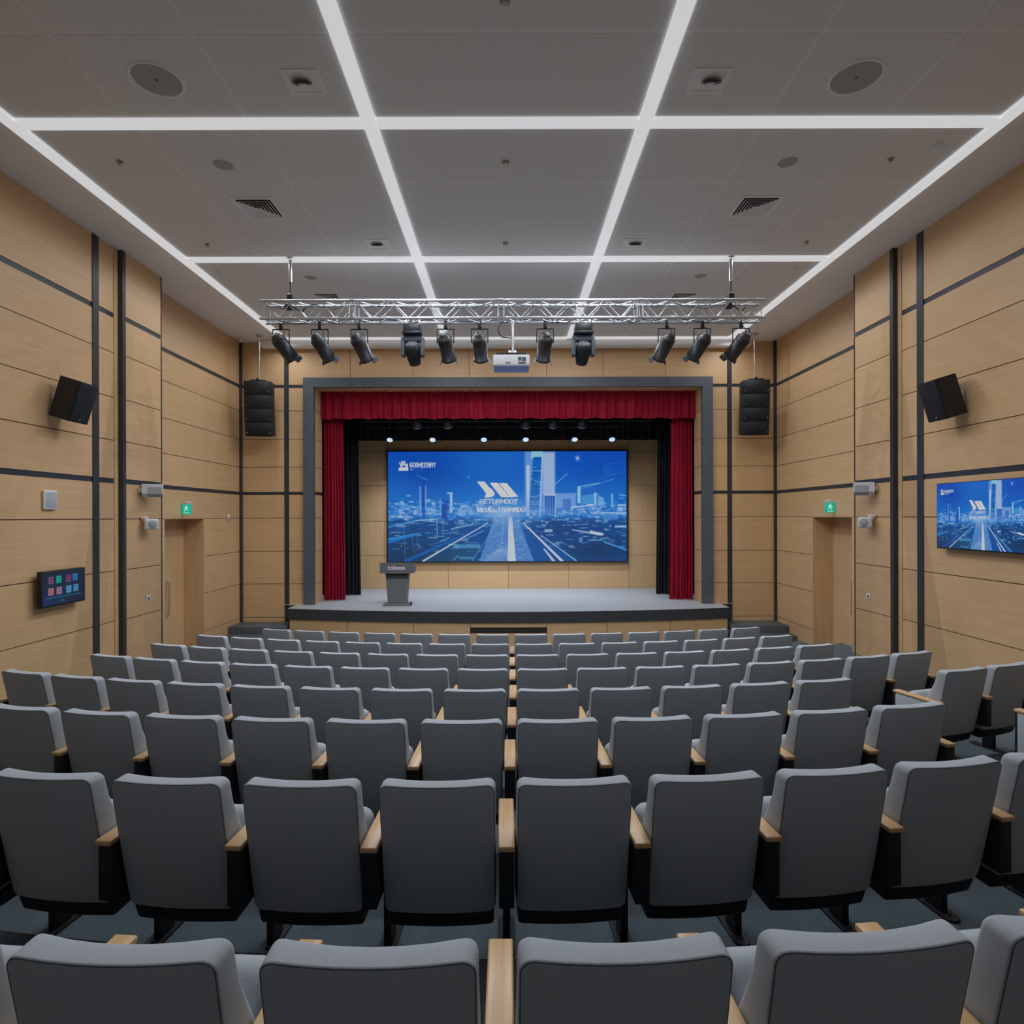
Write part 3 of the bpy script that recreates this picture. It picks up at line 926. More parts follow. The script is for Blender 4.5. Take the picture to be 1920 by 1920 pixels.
# big screen on the stage back wall
W_, H_ = 7.68, 3.585
bs = thing('led_screen', 'huge wide screen showing a blue night city, mounted on the stage back wall', 'screen', (-0.03, 19.2, CZ + 0.315))
m = MB(); m.rbox(-W_ / 2, W_ / 2, -0.01, 0.095, -H_ / 2, H_ / 2, 0.006, 1)
m.build('casing', M['black_plastic'], bs)
m = MB()
b_ = 0.045
m.box(-W_ / 2, W_ / 2, -0.02, -0.009, H_ / 2 - b_, H_ / 2); m.box(-W_ / 2, W_ / 2, -0.02, -0.009, -H_ / 2, -H_ / 2 + b_)
m.box(-W_ / 2, -W_ / 2 + b_, -0.02, -0.009, -H_ / 2 + b_, H_ / 2 - b_); m.box(W_ / 2 - b_, W_ / 2, -0.02, -0.009, -H_ / 2 + b_, H_ / 2 - b_)
m.build('bezel', M['black_plastic'], bs)
pic = picture_mesh('display', city(620, 288), W_ - 2 * b_, H_ - 2 * b_, bs)
pic.location = (0, -0.013, 0)

# television on the right wall
tvw, tvh = 1.76, 0.99
tv = thing('television', 'wall television showing the same blue city picture as the stage screen', 'television', (6.60, 9.27 - tvw / 2, CZ - 0.012), R(-90))
m = MB(); m.rbox(-tvw / 2, tvw / 2, -0.012, 0.05, -tvh / 2, tvh / 2, 0.008, 2); m.build('casing', M['black_plastic'], tv)
m = MB(); m.box(-0.35, 0.35, 0.05, 0.115, -0.25, 0.25); m.build('wall_mount', M['black_metal'], tv)
pic = picture_mesh('display', city(300, 150), tvw - 0.024, tvh - 0.03, tv); pic.location = (0, -0.0135, 0.004)

# touch panel on the left wall
tw, th_ = 0.88, 0.52
tp = thing('touch_panel', 'small black wall screen with two rows of coloured icons', 'control screen', (-6.60, 8.93, CZ - 1.03), R(90))
m = MB(); m.rbox(-tw / 2, tw / 2, -0.02, 0.05, -th_ / 2, th_ / 2, 0.008, 2); m.build('casing', M['black_plastic'], tp)
m = MB(); m.box(-0.12, 0.12, 0.05, 0.115, -0.12, 0.12); m.build('wall_mount', M['black_metal'], tp)
pic = picture_mesh('display', touch_icons(150, 94), tw - 0.05, th_ - 0.05, tp); pic.location = (0, -0.0215, 0)

# ------------------------------------------------------------------ curtains
def drape(x0, x1, z0, z1, y, n, amp, seed, hem=0.0, flare=0.0):
    rng = random.Random(seed)
    edges = [0.0]
    while len(edges) < n: edges.append(edges[-1] + rng.uniform(0.55, 1.45))
    tot = edges[-1]
    K = n * 9
    mb = MB()
    prof = []
    for i in range(K + 1):
        f = i / K * tot
        j = max(k for k in range(len(edges)) if edges[k] <= f + 1e-9)
        j = min(j, len(edges) - 2)
        u = (f - edges[j]) / (edges[j + 1] - edges[j])
        prof.append((i / K, math.sin(2 * math.pi * u) * amp * (0.7 + 0.5 * ((j * 37) % 11) / 11) + 0.25 * amp * math.sin(f * 1.3)))
    NZ = 10
    for side in (0, 1):
        vs, fs = [], []
        for k in range(NZ + 1):
            g = k / NZ
            z = z1 + (z0 - z1) * g
            for i, (fx, d) in enumerate(prof):
                x = x0 + (x1 - x0) * fx
                x += flare * g * (fx if flare > 0 else (1 - fx))
                dd = d * (0.55 + 0.45 * g)
                zz = z - (hem * (0.5 + 0.5 * math.sin(fx * n * 2.1)) if k == NZ else 0)
                vs.append((x, y + dd + (0.012 if side else 0), zz))
        w = len(prof)
        for k in range(NZ):
            for i in range(w - 1):
                fs.append((k * w + i, k * w + i + 1, (k + 1) * w + i + 1, (k + 1) * w + i))
        mb.add(vs, fs, 0, True)
    return mb

tag(drape(-5.09, 5.09, CZ + 2.675, CZ + 3.42, YF + 0.50, 52, 0.050, 5, 0.03).build('stage_valance', M['red_velvet']), 'short crimson pleated valance hanging across the top of the stage', 'curtain')
tag(drape(-5.09, -4.56, ZS + 0.02, CZ + 2.8, YF + 0.74, 8, 0.055, 11, 0.01, 0.06).build('stage_curtain', M['red_velvet']), 'tall crimson curtain drawn to the stage side with the lectern', 'curtain', 'crimson stage curtains')
tag(drape(4.50, 5.09, ZS + 0.02, CZ + 2.8, YF + 0.74, 8, 0.055, 23, 0.01, -0.06).build('stage_curtain', M['red_velvet']), 'tall crimson curtain on the stage side away from the lectern', 'curtain', 'crimson stage curtains')
tag(drape(-5.6, -4.42, ZS + 0.02, CZ + 3.9, 17.72, 14, 0.045, 31, 0.01, 0.08).build('stage_wing_curtain', M['black_velvet']), 'black side curtain behind the crimson curtain nearest the lectern', 'curtain', 'black stage side curtains')
tag(drape(4.42, 5.6, ZS + 0.02, CZ + 3.9, 17.72, 14, 0.045, 37, 0.01, -0.08).build('stage_wing_curtain', M['black_velvet']), 'black side curtain behind the crimson curtain away from the lectern', 'curtain', 'black stage side curtains')
tag(drape(-5.7, 5.7, CZ + 2.265, CZ + 4.0, 17.95, 60, 0.03, 41, 0.006).build('stage_border_curtain', M['black_velvet']), 'black border curtain behind the crimson valance, above the stage lamps', 'curtain')

# ------------------------------------------------------------------ lectern
le = thing('lectern', 'grey lectern with lettered top board standing on the stage', 'lectern', (-2.89, 15.62, ZS))
m = MB(); m.rbox(-0.345, 0.345, -0.08, 0.36, 0.0, 0.05, 0.008, 2); m.build('base', M['lectern'], le)
m = MB()
m.prism([(-0.235, 0.05), (0.235, 0.05), (0.285, 0.70), (-0.285, 0.70)], 'y', 0.0, 0.30)
m.build('body', M['lectern'], le)
m = MB()
m.prism([(-0.285, 0.70), (0.285, 0.70), (0.295, 0.80), (-0.295, 0.80)], 'y', 0.012, 0.29)
m.box(-0.30, 0.30, 0.02, 0.28, 0.80, 0.84); m.build('neck', M['fascia'], le)
m = MB()
m.prism([(-0.06, 0.84), (0.40, 0.84), (0.40, 0.98), (-0.04, 1.12), (-0.06, 1.12)], 'x', -0.43, 0.43)
tb = m.build('top_board', M['lectern'], le)
m = MB(); text_mesh(m, 'toloon', 0.165, Matrix.Translation((-0.0, -0.062, 0.985)) @ Matrix.Rotation(R(90), 4, 'X'))
lt = m.build('lettering', M['white_letters'], tb); lt['label'] = 'pale lettering'
m = MB()
for dx in (0.30, 0.36):
    m.lathe([(0.045, -0.02), (0.045, 0.02)], 14, tf=Matrix.Translation((0.36, 0.06, 0.045)) @ Matrix.Rotation(R(90), 4, 'Y'))
m.lathe([(0.0, -0.021), (0.045, -0.021)], 14, tf=Matrix.Translation((0.36, 0.06, 0.045)) @ Matrix.Rotation(R(90), 4, 'Y'))
m.lathe([(0.0, 0.021), (0.045, 0.021)], 14, tf=Matrix.Translation((0.36, 0.06, 0.045)) @ Matrix.Rotation(R(90), 4, 'Y'))
m.build('caster', M['frame'], le)

# ------------------------------------------------------------------ lights over the stage
STAGE_LAMP_X = [-3.48, -2.22, -0.71, 0.52, 1.96, 3.06]
ORDL = ['first', 'second', 'third', 'fourth', 'fifth', 'sixth']
for i, x in enumerate(STAGE_LAMP_X):
    t = thing('stage_lamp', 'small glowing blue white lamp under the black border curtain, %s counted from the lectern side' % ORDL[i], 'stage lamp', (x, 17.72, CZ + 2.245), 0, 'glowing lamps above the stage screen')
    tf = Matrix.Rotation(R(-42), 4, 'X')
    m = MB(); m.lathe([(0.0, 0.20), (0.07, 0.18), (0.10, 0.12), (0.105, 0.0), (0.088, 0.0), (0.088, 0.02)], 20, tf=tf); m.build('housing', M['black_metal'], t)
    m = MB(); m.lathe([(0.0, 0.006), (0.088, 0.010)], 20, tf=tf); m.build('lens', M['lamp_face'], t)
    m = MB(); m.path([(-0.15, 0, 0.10), (-0.15, 0, 0.36), (0.15, 0, 0.36), (0.15, 0, 0.10)], 0.012); m.tube((0, 0, 0.36), (0, 0, 0.56), 0.02); m.build('yoke', M['black_metal'], t)
bar = MB(); bar.tube((-4.3, 17.72, CZ + 2.80), (4.3, 17.72, CZ + 2.80), 0.025)
for x in (-4, -1.3, 1.3, 4): bar.tube((x, 17.72, CZ + 2.80), (x, 17.72, CZ + 4.09), 0.012)
tag(bar.build('lighting_bar', M['black_metal']), 'black pipe carrying the six glowing stage lamps', 'lighting bar')
SPX = [(-2.60, 'first'), (-1.72, 'second'), (0.50, 'third'), (1.28, 'fourth'), (2.10, 'fifth')]
for x, nm in SPX:
    t = thing('stage_spotlight', 'unlit spotlight in the dark above the stage, %s from the lectern side' % nm, 'spotlight', (x, 17.2, CZ + 2.62), 0, 'unlit spotlights behind the valance')
    tf = Matrix.Rotation(R(60), 4, 'X')
    m = MB(); m.lathe([(0.0, 0.24), (0.08, 0.23), (0.12, 0.10), (0.13, 0.0), (0.135, -0.02)], 18, tf=tf); m.build('housing', M['black_metal'], t)
    m = MB(); m.lathe([(0.105, -0.025), (0.145, -0.025), (0.145, 0.0), (0.13, 0.0)], 18, tf=tf); m.build('rim', M['steel'], t)
    m = MB(); m.lathe([(0.0, -0.015), (0.11, -0.02)], 18, tf=tf); m.build('lens', M['glass_lens'], t)
    m = MB(); m.path([(-0.16, 0, 0.05), (-0.16, 0, 0.24), (0.16, 0, 0.24), (0.16, 0, 0.05)], 0.012); m.tube((0, 0, 0.24), (0, 0, 0.30), 0.02); m.build('yoke', M['black_metal'], t)
bar = MB(); bar.tube((-4.2, 17.2, CZ + 2.93), (4.2, 17.2, CZ + 2.93), 0.025)
for x in (-4, -1.3, 1.3, 4): bar.tube((x, 17.2, CZ + 2.93), (x, 17.2, CZ + 4.09), 0.012)
bar.path([(-4.1, 17.15, CZ + 2.52), (-1.5, 17.15, CZ + 2.55), (1.4, 17.15, CZ + 2.52), (4.1, 17.15, CZ + 2.55)], 0.006)
tag(bar.build('lighting_bar', M['black_metal']), 'black pipe carrying the unlit spotlights behind the valance', 'lighting bar')

# ------------------------------------------------------------------ truss with its hangers
TY0, TY1 = 10.60, 10.88
TZ1, TZ0 = CZ + 3.80, CZ + 3.49
TX0, TX1 = -4.36, 4.53
tr = thing('lighting_truss', 'long silver box truss hung below the ceiling, carrying the black lights', 'truss', (0, 10.74, TZ0))
def T(x, y, z): return (x, y - 10.74, z - TZ0)
for y in (TY0, TY1):
    for z in (TZ0, TZ1):
        m = MB(); m.tube(T(TX0, y, z), T(TX1, y, z), 0.025, n=12); m.build('chord', M['alu'], tr)
secs = [TX0 + 0.02, -2.74, -0.12, 2.33, TX1 - 0.02]
for a, b in zip(secs, secs[1:]):
    m = MB()
    n = 3 if b - a < 2 else 4
    for y in (TY0, TY1):
        for x in (a + 0.05, b - 0.05): m.tube(T(x, y, TZ0), T(x, y, TZ1), 0.010, n=8)
        for k in range(n * 2):
            xa = a + 0.05 + (b - a - 0.1) * k / (n * 2); xb = a + 0.05 + (b - a - 0.1) * (k + 1) / (n * 2)
            za, zb = (TZ1, TZ0) if k % 2 == 0 else (TZ0, TZ1)
            m.tube(T(xa, y, za), T(xb, y, zb), 0.010, n=8)
    for z in (TZ0, TZ1):
        for x in (a + 0.05, b - 0.05): m.tube(T(x, TY0, z), T(x, TY1, z), 0.010, n=8)
        for k in range(n * 2):
            xa = a + 0.05 + (b - a - 0.1) * k / (n * 2); xb = a + 0.05 + (b - a - 0.1) * (k + 1) / (n * 2)
            ya, yb = (TY0, TY1) if k % 2 == 0 else (TY1, TY0)
            m.tube(T(xa, ya, z), T(xb, yb, z), 0.010, n=8)
    m.build('lattice', M['alu'], tr)
for x in secs[1:-1]:
    m = MB()
    for y in (TY0, TY1):
        for z in (TZ0, TZ1): m.tube(T(x - 0.04, y, z), T(x + 0.04, y, z), 0.031, n=12)
    m.build('coupler', M['steel'], tr)
for x, lab in ((-3.855, 'grey telescopic pole and black hoist holding the truss end on the touch panel side'), (3.96, 'grey telescopic pole and black hoist holding the truss end on the television side')):
    t = thing('truss_hanger', lab, 'hanger', (x, 10.70, TZ1), 0, 'truss hanger poles')
    m = MB(); m.tube((0, 0, 0.36), (0, 0, 0.79), 0.030); m.lathe([(0.07, 0.79), (0.07, 0.775), (0.03, 0.765)], 16); m.build('pole', M['steel'], t)
    m = MB(); m.tube((0, 0, 0.10), (0, 0, 0.36), 0.018, n=8); m.build('chain', M['black_metal'], t)
    m = MB(); m.rbox(-0.06, 0.06, -0.05, 0.05, 0.025, 0.15, 0.02, 2); m.rbox(-0.10, 0.02, -0.05, 0.05, -0.13, -0.03, 0.02, 2); m.path([(0.02, 0.0, -0.06), (0.2, 0.02, -0.16), (0.26, 0.0, -0.10)], 0.012)
    m.build('hoist', M['black_metal'], t)
# loose cables on the truss
c = MB()
rg = random.Random(9)
x = TX0 + 0.2
pts = []
while x < TX1 - 0.2:
    pts.append((x, TY1 - 0.03, TZ0 + 0.05 + rg.uniform(-0.06, 0.05))); x += rg.uniform(0.12, 0.3)
c.path(pts, 0.009, 6)
pts = [(px, TY1 - 0.1, pz + 0.22) for (px, _, pz) in pts]; c.path(pts, 0.007, 6)
tag(c.build('cable', M['black_metal']), 'black cables lying along the silver truss', 'cable')

PAR = [(527, 'first par light from the wall with the touch panel'), (600, 'second par light from the wall with the touch panel'), (674, 'third par light from the wall with the touch panel, beside the moving head'),
       (836, 'fourth par light, between the moving head and the lamp beside the projector'), (900, 'fifth par light, next to the projector on the lectern side'),
       (1023, 'par light beside the projector on the television side'), (1251, 'par light just past the moving head toward the television wall'), (1318, 'second-last par light before the television wall'), (1391, 'last par light at the truss end by the television wall')]
for px, lab in PAR:
    x = (px - 953) * 10.86 / 1130
    t = thing('par_light', 'black ' + lab, 'stage light', (x, TY1, TZ0 - 0.06), 0, 'black par lights under the truss')
    m = MB(); m.rbox(-0.03, 0.03, -0.03, 0.03, -0.05, 0.09, 0.01, 2); m.build('clamp', M['black_metal'], t)
    m = MB(); m.path([(-0.15, 0, -0.30), (-0.15, 0, -0.05), (0.15, 0, -0.05), (0.15, 0, -0.30)], 0.011); m.build('yoke', M['black_metal'], t)
    d = Vector((-x * 0.80, 4.6, -5.4)).normalized()
    rot = d.to_track_quat('-Z', 'Y').to_matrix().to_4x4()
    tf = Matrix.Translation((0, 0, -0.30)) @ rot
    m = MB()
    m.lathe([(0.0, 0.20), (0.055, 0.19), (0.085, 0.155), (0.10, 0.11), (0.125, 0.10), (0.128, 0.02), (0.125, -0.30), (0.137, -0.30), (0.137, -0.34), (0.11, -0.34), (0.11, -0.31)], 20, tf=tf)
    for k in range(5): m.lathe([(0.125, 0.085 - k * 0.02), (0.136, 0.08 - k * 0.02), (0.125, 0.075 - k * 0.02)], 20, tf=tf)
    h = m.build('housing', M['black_metal'], t)
    m = MB(); m.lathe([(0.0, -0.30), (0.11, -0.30)], 20, tf=tf); m.build('lens', M['glass_lens'], h)
    for k in range(4):
        m = MB(); r2 = Matrix.Rotation(R(90 * k), 4, 'Z')
        m.add([(-0.085, 0.137, -0.33), (0.085, 0.137, -0.33), (0.07, 0.165, -0.40), (-0.07, 0.165, -0.40), (-0.085, 0.141, -0.33), (0.085, 0.141, -0.33), (0.07, 0.169, -0.40), (-0.07, 0.169, -0.40)],
              [(0, 1, 2, 3), (7, 6, 5, 4), (0, 4, 5, 1), (1, 5, 6, 2), (2, 6, 7, 3), (3, 7, 4, 0)], 0, False, tf @ r2)
        if k in (1, 3): m.build('barn_door', M['black_plastic'], t)
    m = MB(); m.path([(0.02, -0.02, 0.0), (0.09, -0.05, -0.12), (0.05, -0.09, -0.22)], 0.008, 6); m.build('power_cord', M['black_metal'], t)

for px, lab in ((775, 'grey moving head light under the truss, on the lectern side of the projector'), (1094, 'grey moving head light under the truss, on the television side of the projector')):
    x = (px - 953) * 10.75 / 1130
    t = thing('moving_head_light', lab, 'stage light', (x, 10.74, TZ0 - 0.03), 0, 'moving head lights')
    m = MB(); m.rbox(-0.15, 0.15, -0.14, 0.14, -0.20, -0.06, 0.02, 2); m.rbox(-0.17, 0.17, -0.15, 0.15, -0.24, -0.19, 0.01, 2); m.build('base', M['black_metal'], t)
    m = MB()
    for s in (-0.12, 0.12): m.rbox(s - 0.02, s + 0.02, -0.03, 0.03, -0.07, 0.04, 0.008, 1)
    m.build('clamp', M['steel'], t)
    m = MB()
    m.rbox(-0.205, 0.205, -0.07, 0.07, -0.36, -0.26, 0.03, 3)
    for s in (-1, 1):
        a, b = sorted((s * 0.135, s * 0.205)); m.rbox(a, b, -0.08, 0.08, -0.62, -0.28, 0.03, 3)
    m.build('yoke', M['frame'], t)
    d = Vector((-x * 0.15, 2.6, -3.2)).normalized(); tf = Matrix.Translation((0, 0, -0.50)) @ d.to_track_quat('-Z', 'Y').to_matrix().to_4x4()
    m = MB(); m.lathe([(0.0, 0.16), (0.06, 0.155), (0.11, 0.12), (0.135, 0.05), (0.135, -0.06), (0.12, -0.16), (0.10, -0.26), (0.085, -0.26), (0.08, -0.24)], 24, tf=tf)
    hd = m.build('head', M['black_plastic'], t)
    m = MB(); m.lathe([(0.0, -0.235), (0.08, -0.24)], 20, tf=tf); m.build('lens', M['glass_lens'], hd)
    m = MB(); m.lathe([(0.0, 0.163), (0.06, 0.158), (0.105, 0.125), (0.118, 0.10)], 24, tf=tf); m.build('rear_cap', M['frame'], hd)

# projector under the truss
pj = thing('projector', 'white projector hanging from the middle of the truss', 'projector', (0.06, 10.45, CZ + 2.61))
m = MB(); m.rbox(-0.32, 0.32, 0.0, 0.50, 0.003, 0.20, 0.025, 3); m.build('body', M['white_plastic'], pj)
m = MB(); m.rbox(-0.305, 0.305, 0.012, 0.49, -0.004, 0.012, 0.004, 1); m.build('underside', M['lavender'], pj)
m = MB(); m.rbox(-0.26, 0.26, 0.05, 0.40, 0.198, 0.245, 0.012, 2); m.build('top_cover', M['black_plastic'], pj)
m = MB()
for (xa, xb, za, zb) in ((0.115, 0.175, 0.09, 0.155), (0.185, 0.255, 0.08, 0.15), (0.12, 0.25, 0.035, 0.07), (-0.10, -0.07, 0.04, 0.065), (-0.06, -0.02, 0.04, 0.065)):
    m.box(xa, xb, -0.004, 0.01, za, zb)
m.build('port', M['frame'], pj)
m = MB(); m.tube((0.03, 0.25, 0.30), (0.03, 0.25, 0.86), 0.022); m.rbox(-0.05, 0.09, 0.2, 0.30, 0.245, 0.33, 0.01, 2); m.build('mount_pole', M['steel'], pj)
m = MB(); m.path([(-0.05, 0.25, 0.84), (-0.16, 0.25, 0.82), (-0.23, 0.25, 0.74), (-0.23, 0.25, 0.66), (-0.16, 0.25, 0.57), (0.02, 0.25, 0.55)], 0.010, 8); m.build('cable', M['black_plastic'], pj)

# ------------------------------------------------------------------ line arrays
for s, lab in ((-1, 'black hanging line array of four cabinets by the front corner nearest the lectern'), (1, 'black hanging line array of four cabinets by the front corner away from the lectern')):
    x = -6.28 if s < 0 else 6.23
    t = thing('line_array', lab, 'loudspeaker', (x, 15.2, CZ + 3.40), R(7 * s * -1), 'hanging line array loudspeakers')
    m = MB(); m.tube((0, 0.05, 0.06), (0.0, 0.05, 1.19), 0.014, n=8); m.lathe([(0.09, 1.19), (0.09, 1.175), (0.02, 1.17)], 16, tf=Matrix.Translation((0, 0.05, 0))); m.build('suspension', M['steel'], t)
    m = MB(); m.rbox(-0.19, 0.19, -0.10, 0.25, 0.0, 0.045, 0.01, 2); m.rbox(-0.02, 0.02, -0.15, 0.3, 0.03, 0.08, 0.008, 1); m.build('fly_bar', M['black_metal'], t)
    z = -0.005; yo = -0.16
    for k in range(4):
        ang = R([1, 4, 7, 10][k])
        tf = Matrix.Translation((0, yo, z)) @ Matrix.Rotation(ang, 4, 'X') @ Matrix.Translation((0, 0.165, 0))
        m = MB(); m.rbox(-0.325, 0.325, -0.16, 0.20, -0.345, 0.0, 0.008, 2, tf=tf); cb = m.build('cabinet', M['black_plastic'], t)
        m = MB(); m.rbox(-0.315, 0.315, -0.168, -0.155, -0.338, -0.006, 0.004, 1, tf=tf); m.build('grille', M['grille'], cb)
        m = MB()
        for xx in (-0.275, 0.275): m.lathe([(0.0, -0.006), (0.012, -0.004), (0.012, 0.0)], 8, tf=tf @ Matrix.Translation((xx, -0.166, -0.26)) @ Matrix.Rotation(R(-90), 4, 'X'))
        m.build('screw', M['steel'], cb)
        z -= 0.345 * math.cos(ang); yo += 0.345 * math.sin(ang) * 1.0

# ------------------------------------------------------------------ black wall loudspeakers
for s, lab in ((-1, 'black angled loudspeaker on the wall above the touch panel'), (1, 'black angled loudspeaker on the wall above the television')):
    t = thing('wall_speaker', lab, 'loudspeaker', (s * 6.43, 8.92, CZ + 1.73), R(-90) * s, 'black wall loudspeakers')
    # local: -y faces the hall, x along the wall
    tf = Matrix.Rotation(R(4 * s), 4, 'Z') @ Matrix.Rotation(R(-17), 4, 'X') if False else Matrix.Rotation(R(17), 4, 'X')
    o = [(-0.16, 0.17), (0.16, 0.17), (0.205, -0.12), (0.19, -0.16), (-0.19, -0.16), (-0.205, -0.12)]
    m = MB(); m.prism(o, 'z', -0.30, 0.30, tf=tf); m.build('cabinet', M['black_plastic'], t)
    m = MB(); m.rbox(-0.185, 0.185, -0.172, -0.158, -0.29, 0.29, 0.006, 2, tf=tf); g = m.build('grille', M['grille'], t)
    m = MB(); m.lathe([(0, -0.003), (0.012, -0.002), (0.012, 0)], 10, tf=tf @ Matrix.Translation((0, -0.172, -0.25)) @ Matrix.Rotation(R(-90), 4, 'X')); m.build('badge', M['steel'], g)
    m = MB(); m.rbox(-0.03, 0.03, 0.14, 0.27, -0.04, 0.04, 0.008, 1); m.rbox(-0.06, 0.06, 0.262, 0.288, -0.11, 0.11, 0.006, 1); m.build('bracket', M['tan_bracket'], t)

# white panel speaker on the left wall
t = thing('panel_speaker', 'flat white square speaker on the wall above the touch panel', 'loudspeaker', (-6.715, 8.80, CZ + 0.255), R(90))
m = MB(); m.rbox(-0.125, 0.125, -0.04, 0.0, -0.14, 0.14, 0.014, 3); m.build('case', M['white_plastic'], t)
m = MB(); m.rbox(-0.105, 0.105, -0.046, -0.038, -0.118, 0.118, 0.004, 2); m.build('grille', M['grey_grille'], t)

# white spotlight-like speakers and cameras on the piers
for s, who in ((-1, 'touch panel'), (1, 'television')):
    t = thing('surround_speaker', 'white wedge speaker with grey grille, high on the pier on the %s side' % who, 'loudspeaker', (s * 6.46, 10.95, CZ + 0.485), R(28) * -s, 'white pier speakers')
    m = MB()
    m.prism([(-0.12, 0.10), (0.10, 0.12), (0.12, 0.05), (0.10, -0.10), (-0.02, -0.115), (-0.12, -0.06)], 'x', -0.165, 0.165)
    cs = m.build('case', M['white_plastic'], t)
    m = MB(); m.prism([(-0.128, 0.055), (-0.118, 0.06), (-0.02, -0.112), (-0.03, -0.122), (-0.125, -0.065)], 'x', *((-0.07, 0.145) if s < 0 else (-0.145, 0.07))); m.build('grille', M['grey_grille'], t)
    m = MB(); a, b = sorted((s * 0.10, s * 0.225)); m.rbox(a, b, -0.03, 0.05, -0.04, 0.04, 0.01, 2); m.build('bracket', M['white_plastic'], t)
    t = thing('surround_speaker', 'small white rounded speaker below the wedge speaker on the %s side' % who, 'loudspeaker', (s * 6.48, 10.95, CZ - 0.125), R(30) * -s, 'white pier speakers')
    m = MB(); m.rbox(-0.112, 0.112, -0.10, 0.10, -0.105, 0.095, 0.035, 4); m.build('case', M['white_plastic'], t)
    m = MB(); m.lathe([(0.0, -0.008), (0.065, -0.008), (0.075, 0.0)], 24, tf=Matrix.Translation((0.02 * -s, -0.10, -0.01)) @ Matrix.Rotation(R(-90), 4, 'X')); m.build('grille', M['grey_grille'], t)
    m = MB(); a, b = sorted((s * 0.05, s * 0.17)); m.rbox(a, b, -0.03, 0.04, 0.09, 0.14, 0.012, 2); m.build('bracket', M['white_plastic'], t)
    # wall plate by the door
    t = thing('wall_switch', 'small steel wall plate beside the door on the %s side' % who, 'switch', (s * 6.638, 11.1, CZ - 1.49), R(-90) * s, 'wall plates by the doors')
    m = MB(); m.rbox(-0.05, 0.05, -0.012, 0.0, -0.055, 0.055, 0.004, 2); m.build('plate', M['white_plastic'], t)
    m = MB(); m.rbox(-0.022, 0.022, -0.017, -0.010, -0.028, 0.028, 0.003, 1); m.build('button', M['frame'], t)
    # exit sign over the door, facing the seats
    xs_ = s * 6.945
    t = thing('exit_sign', 'green lit exit sign above the door on the %s side' % who, 'exit sign', (xs_, 13.0, CZ + 0.175), 0, 'green exit signs')
    m = MB(); m.rbox(-0.102, 0.102, 0.0, 0.03, -0.115, 0.10, 0.004, 1); m.build('panel', M['exit_green'], t)
    m = MB(); m.box(-0.13, 0.13, -0.005, 0.04, 0.10, 0.118); m.rbox(-0.08, 0.08, 0.0, 0.035, 0.117, 0.16, 0.008, 1); m.build('housing', M['white_plastic'], t)
    m = MB()
    yv = -0.003
    def fig(pts): m.prism(pts, 'y', yv, 0.001)
    m.lathe([(0.0, -0.003), (0.014, -0.003)], 12, tf=Matrix.Translation((0.0, 0.0, 0.065)) @ Matrix.Rotation(R(-90), 4, 'X'))
    fig([(-0.02, 0.045), (0.02, 0.045), (0.012, -0.005), (-0.02, -0.005)])
    fig([(-0.02, 0.0), (-0.004, 0.0), (-0.035, -0.05), (-0.055, -0.045)])
    fig([(-0.004, 0.0), (0.012, 0.0), (0.04, -0.03), (0.03, -0.05), (0.022, -0.03)])
    fig([(0.02, 0.045), (0.052, 0.015), (0.044, 0.008), (0.014, 0.03)])
    fig([(-0.02, 0.045), (-0.055, 0.02), (-0.048, 0.01), (-0.014, 0.03)])
    fig([(-0.06, -0.075), (0.03, -0.075), (0.03, -0.066), (0.06, -0.082), (0.03, -0.098), (0.03, -0.089), (-0.06, -0.089)])
    m.build('pictogram', M['exit_white'], t)

t = thing('wall_sensor', 'tiny white sensor on the wall between the door and the front corner', 'sensor', (-7.055, 15.15, CZ + 0.0), R(90))
m = MB(); m.rbox(-0.04, 0.04, -0.05, 0.0, -0.06, 0.06, 0.012, 2); m.build('case', M['white_plastic'], t)
m = MB(); m.lathe([(0, -0.012), (0.018, -0.008), (0.02, 0)], 12, tf=Matrix.Translation((0, -0.048, -0.02)) @ Matrix.Rotation(R(-90), 4, 'X')); m.build('lens', M['glass_lens'], t)

# ------------------------------------------------------------------ ceiling fittings
ZU = ZC - 0.004
def round_speaker(x, y, r, lab, grp):
    t = thing('ceiling_speaker', lab, 'loudspeaker', (x, y, ZU), 0, grp)
    m = MB(); m.lathe([(r * 0.88, -0.004), (r * 0.90, -0.014), (r * 0.97, -0.014), (r, 0.0), (r, 0.006)], 40); m.build('rim', M['white_rim'], t)
    m = MB(); m.lathe([(0.0, -0.006), (r * 0.91, -0.005)], 40); m.build('grille', M['ceiling_grille'], t)
    if r > 0.2:
        m = MB(); m.lathe([(0, -0.012), (0.014, -0.010), (0.014, -0.004)], 12); m.build('badge', M['frame'], t)
round_speaker(-3.68, 6.33, 0.27, 'large round ceiling speaker on the touch panel side', 'large round ceiling speakers')
round_speaker(3.66, 6.32, 0.27, 'large round ceiling speaker on the television side', 'large round ceiling speakers')
round_speaker(-3.70, 7.85, 0.142, 'small round ceiling speaker near the square vent, touch panel side', 'small round ceiling speakers')
round_speaker(3.64, 7.82, 0.142, 'small round ceiling speaker near the square vent, television side', 'small round ceiling speakers')
round_speaker(-3.78, 11.55, 0.13, 'small round ceiling speaker just above the truss, touch panel side', 'small round ceiling speakers')
round_speaker(3.69, 11.53, 0.13, 'small round ceiling speaker just above the truss, television side', 'small round ceiling speakers')

